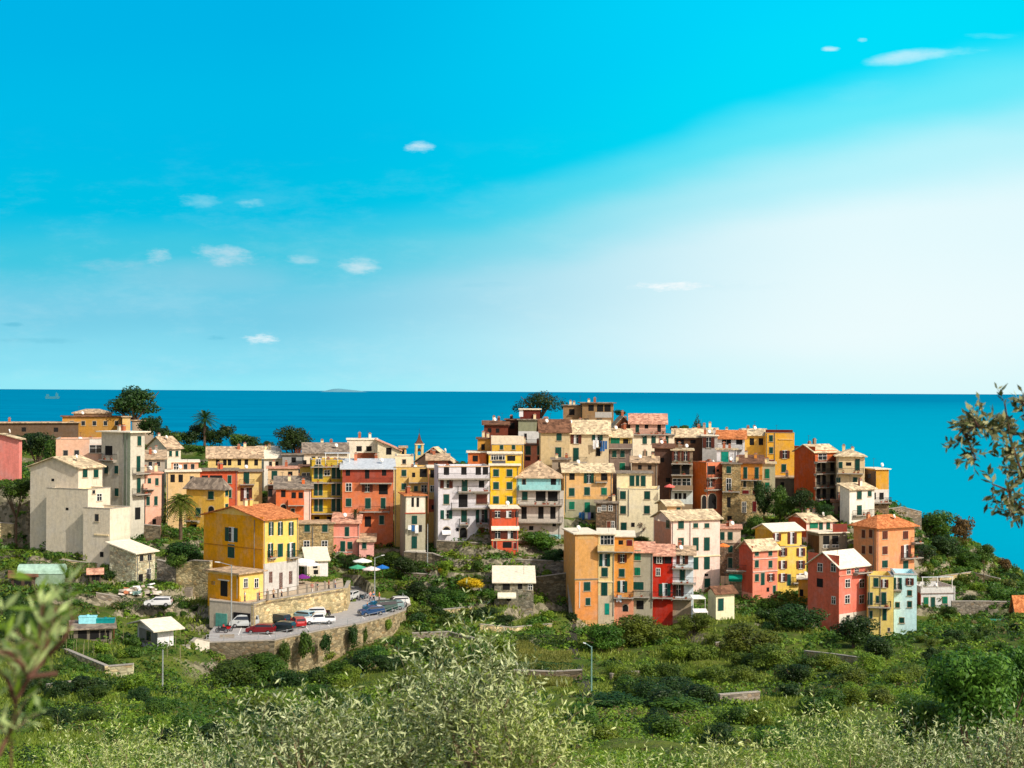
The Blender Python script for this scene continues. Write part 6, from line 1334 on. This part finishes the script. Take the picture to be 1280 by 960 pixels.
canopy(866, 749, 232, 2.2, 2, 2.4, (240, 238, 225), 'white canopy beside the scarlet house courtyard'); canopy(868, 766, 229, 2.3, 1.6, 2.2, (238, 236, 230), 'lower white canopy just below the courtyard canopy')
# rubble, planks and crates in the gardens by the stone house
for i in range(46):
    px = rng.uniform(152, 196); py = rng.uniform(733, 750); p = hit(px, py); m = MB(); k = rng.choice([(235, 225, 205), (225, 215, 200), (190, 120, 85), (110, 140, 135), (150, 140, 125), (180, 170, 155), (240, 238, 235)])
    a = rng.uniform(.25, .9); b = rng.uniform(.15, .5); h = rng.uniform(.1, .45)
    m.hexa([(-a, -b, 0), (a, -b, 0), (a * .9, b, 0), (-a, b, 0), (-a * .95, -b * .9, h), (a * .9, -b, h * .8), (a * .8, b * .9, h), (-a * .9, b, h * 1.1)], plain('rubble_%d_%d' % (k[0], k[2]), k, .9)); o = m.build('rubble', loc=tuple(p + np.array([0, 0, .05 + rng.uniform(0, .5)]))); o.rotation_euler = (rng.uniform(-.2, .2), rng.uniform(-.2, .2), rng.uniform(0, 3)); setp(o, 'loose slab or crate in the rubble heap below the pale stone house', 'rubble', 'rubble heap below the pale stone house')
# stakes in the vegetable gardens
for i in range(60):
    px, py = (rng.uniform(0, 150), rng.uniform(655, 700)) if i % 2 else (rng.uniform(60, 235), rng.uniform(800, 825)); p = hit(px, py); m = MB(); m.tube((0, 0, -.2), (rng.uniform(-.1, .1), 0, rng.uniform(1.3, 2.1)), .03, .02, plain('cane', (150, 140, 110), .9), 4)
    o = m.build('garden_stake', loc=tuple(p)); up_ = i % 2; setp(o, 'thin cane in the vine terraces below the tall tan house' if up_ else 'thin cane in the vegetable garden by the pale roofed shed', 'garden stake', 'canes in the vine terraces' if up_ else 'canes by the garden shed')
# ---------------------------------------------------------------- bell tower, ship, island
c = at(519.5, 556, 312); g = tz(c[0], c[1]); root = empty('bell_tower', (c[0], c[1], min(g, c[2] - 6)), R(10), 'small cream bell tower with a pointed dark spire', 'bell tower'); h = c[2] - root.location.z; cm = plaster((232, 205, 130)); m = MB()
for x, y in ((0, 0), (1.35, 0), (0, 1.35), (1.35, 1.35)): m.box(x, x + .45, y, y + .45, h - 2.4, h, cm)
m.box(0, 1.8, 0, 1.8, -1, h - 2.4, cm); m.box(-.12, 1.92, -.12, 1.92, h + .003, h + .22, CREAMP); m.build('tower', root); m = MB(); E = [(0, 0, h + .22), (1.8, 0, h + .22), (1.8, 1.8, h + .22), (0, 1.8, h + .22)]; mid_ = [(.5, .5, h + 1.1), (1.3, .5, h + 1.1), (1.3, 1.3, h + 1.1), (.5, 1.3, h + 1.1)]; sp = plain('spire', (95, 62, 45), .8); m.prism(E, mid_, sp)
for i in range(4): m.poly([mid_[i], mid_[(i + 1) % 4], (.9, .9, h + 2.7)], sp)
m.tube((.9, .9, h + 2.5), (.9, .9, h + 3.6), .04, .03, IRON, 5); m.build('spire', root); m = MB(); m.tube((.9, .9, h - 1.5), (.9, .9, h - .8), .42, .2, plain('bronze', (90, 75, 40), .5, .6), 10); m.build('bell', root)
SH_ = plain('hazed_ship', (60, 135, 150), .8, var=.05); dS = 16000; x0 = (57 - 640) / F * dS; root = empty('cargo_ship', (x0, dS, 0), 0, 'hazy cargo ship on the horizon at the far left', 'ship'); m = MB(); m.hexa([(0, 0, 0), (150, 0, 0), (150, 22, 0), (0, 22, 0), (-6, 0, 26), (160, 0, 26), (160, 22, 26), (-6, 22, 26)], SH_); m.build('hull', root)  # distance haze put into the ship's colour
m = MB(); m.box(112, 138, 2, 20, 26, 60, SH_); m.box(118, 126, 5, 15, 60, 72, SH_); m.build('bridge', root); m = MB(); m.box(6, 34, 2, 20, 26, 52, SH_); m.build('cargo', root)
dI = 60000; IM = plain('hazed_rock', (95, 150, 165), .95, var=.03); m = MB(); prev = None  # island colour has the distance haze mixed in
for i in range(25):
    t = i / 24; X_ = (398 + 58 * t - 640) / F * dI; hz = 170 * (math.sin(math.pi * t) ** 1.2) * (.8 + .2 * math.sin(t * 7)) + 1; cur = (X_, hz)
    if prev: m.hexa([(prev[0], dI, -5), (cur[0], dI, -5), (cur[0], dI + 1500, -5), (prev[0], dI + 1500, -5), (prev[0], dI + 600, prev[1]), (cur[0], dI + 600, cur[1]), (cur[0], dI + 900, cur[1]), (prev[0], dI + 900, prev[1])], IM)
    prev = cur
setp(m.build('island'), 'low hazy island on the horizon', None, None, 'structure')
# ---------------------------------------------------------------- people
def skin(name, verts, edges, radii, mat, parent, root_i=0):
    me = bpy.data.meshes.new(name); me.from_pydata(verts, edges, []); me.materials.append(mat); o = obj(name, me, parent)
    o.modifiers.new('skin', 'SKIN'); sk = me.skin_vertices[0].data
    for i, r_ in enumerate(radii): sk[i].radius = (r_, r_) if np.isscalar(r_) else r_
    sk[root_i].use_root = True; s_ = o.modifiers.new('sub', 'SUBSURF'); s_.levels = 1; s_.render_levels = 1; return o
SKINM = plain('skin', (205, 150, 120), .7, var=.05)
def person(px, py, z, yaw, shirt, legs, hair, label, h=1.72, walk=.15, group=None):
    p = on_z(px, py, z); k = h / 1.75; root = empty('person', (p[0], p[1], z + .02), R(yaw), label, 'person', group); w = walk
    V = [(0, 0, .95), (0, 0, 1.2), (0, 0, 1.42), (0, 0, 1.5), (.01, 0, 1.6), (.0, 0, 1.70), (0, .19, 1.40), (-.03, .25, 1.13), (.08, .24, .88), (0, -.19, 1.40), (-.03, -.25, 1.13), (.08, -.24, .88), (w * .3, .1, .52), (w, .1, .09), (w + .13, .1, .04), (-w * .2, -.1, .5), (-w, -.1, .09), (-w + .13, -.1, .04)]
    V = [(a * k, b * k, c_ * k) for a, b, c_ in V]; E = [(0, 1), (1, 2), (2, 3), (3, 4), (4, 5), (2, 6), (6, 7), (7, 8), (2, 9), (9, 10), (10, 11), (0, 12), (12, 13), (13, 14), (0, 15), (15, 16), (16, 17)]
    Rr = [(.13, .1), (.12, .09), (.13, .09), .05, .085, .075, .05, .04, .03, .05, .04, .03, .065, .04, .035, .065, .04, .035]
    skin('body', V, E, [tuple(x * k for x in r_) if isinstance(r_, tuple) else r_ * k for r_ in Rr], SKINM, root)
    sub = lambda ids: [V[i] for i in ids]
    skin('shirt', sub([0, 1, 2, 6, 7, 9, 10]), [(0, 1), (1, 2), (2, 3), (3, 4), (2, 5), (5, 6)], [(.145, .12), (.14, .11), (.145, .11), .068, .055, .068, .055], plain('shirt_%d_%d_%d' % shirt, shirt, .85), root)
    skin('trousers', sub([0, 12, 13, 15, 16]), [(0, 1), (1, 2), (0, 3), (3, 4)], [(.14, .12), .085, .06, .085, .06], plain('trousers_%d_%d_%d' % legs, legs, .85), root)
    skin('hair', [(-.02 * k, 0, 1.66 * k), (-.02 * k, 0, 1.73 * k)], [(0, 1)], [.088, .07], plain('hair_%d' % hair[0], hair, .9), root)
    return root
PP = [(306, 753, ZP, 30, (235, 235, 230), (60, 70, 90), (50, 35, 25), 'person in a white top beside the annex of the yellow house'), (324, 753, ZP, 200, (190, 50, 45), (40, 42, 50), (40, 28, 20), 'person in a red top leaning at the start of the promenade'), (334, 751, ZP, 160, (35, 36, 42), (120, 110, 90), (30, 22, 18), 'person in a black top on the promenade near the yellow house'), (342, 750, ZP, 80, (220, 190, 150), (50, 60, 80), (110, 80, 50), 'person in a beige top on the promenade'),
      (352, 748, ZP, 10, (210, 225, 225), (45, 50, 60), (40, 28, 20), 'person in pale clothes by the white ground floor'), (390, 742, ZP, 250, (225, 150, 140), (230, 225, 215), (60, 40, 30), 'person in pink by the promenade posts'), (396, 741, ZP, 60, (30, 90, 80), (35, 40, 45), (30, 22, 18), 'person in a dark green top by the promenade posts'), (411, 738, ZP, 190, (170, 70, 45), (60, 55, 50), (50, 38, 28), 'person in a rust brown top at the right end of the promenade'),
      (419, 737, ZP, 20, (225, 225, 228), (70, 80, 110), (120, 90, 60), 'person in white at the right end of the promenade'), (463, 752, ZR, 120, (225, 150, 130), (70, 80, 100), (70, 50, 35), 'person in salmon pink standing behind the blue cars'), (467, 752, ZR, 300, (40, 130, 170), (35, 40, 60), (40, 28, 20), 'person in a blue top under the right street lamp'), (474, 753, ZR, 200, (230, 140, 70), (60, 60, 60), (40, 28, 20), 'person in an orange top between the parked cars'), (459, 766, ZR, 170, (40, 50, 62), (30, 34, 40), (30, 22, 18), 'person in dark clothes left of the dark blue car')]
for q in PP: person(*q)

for o in list(bpy.data.objects):
    if o.get('category') and not o.get('kind'): o['kind'] = 'thing'
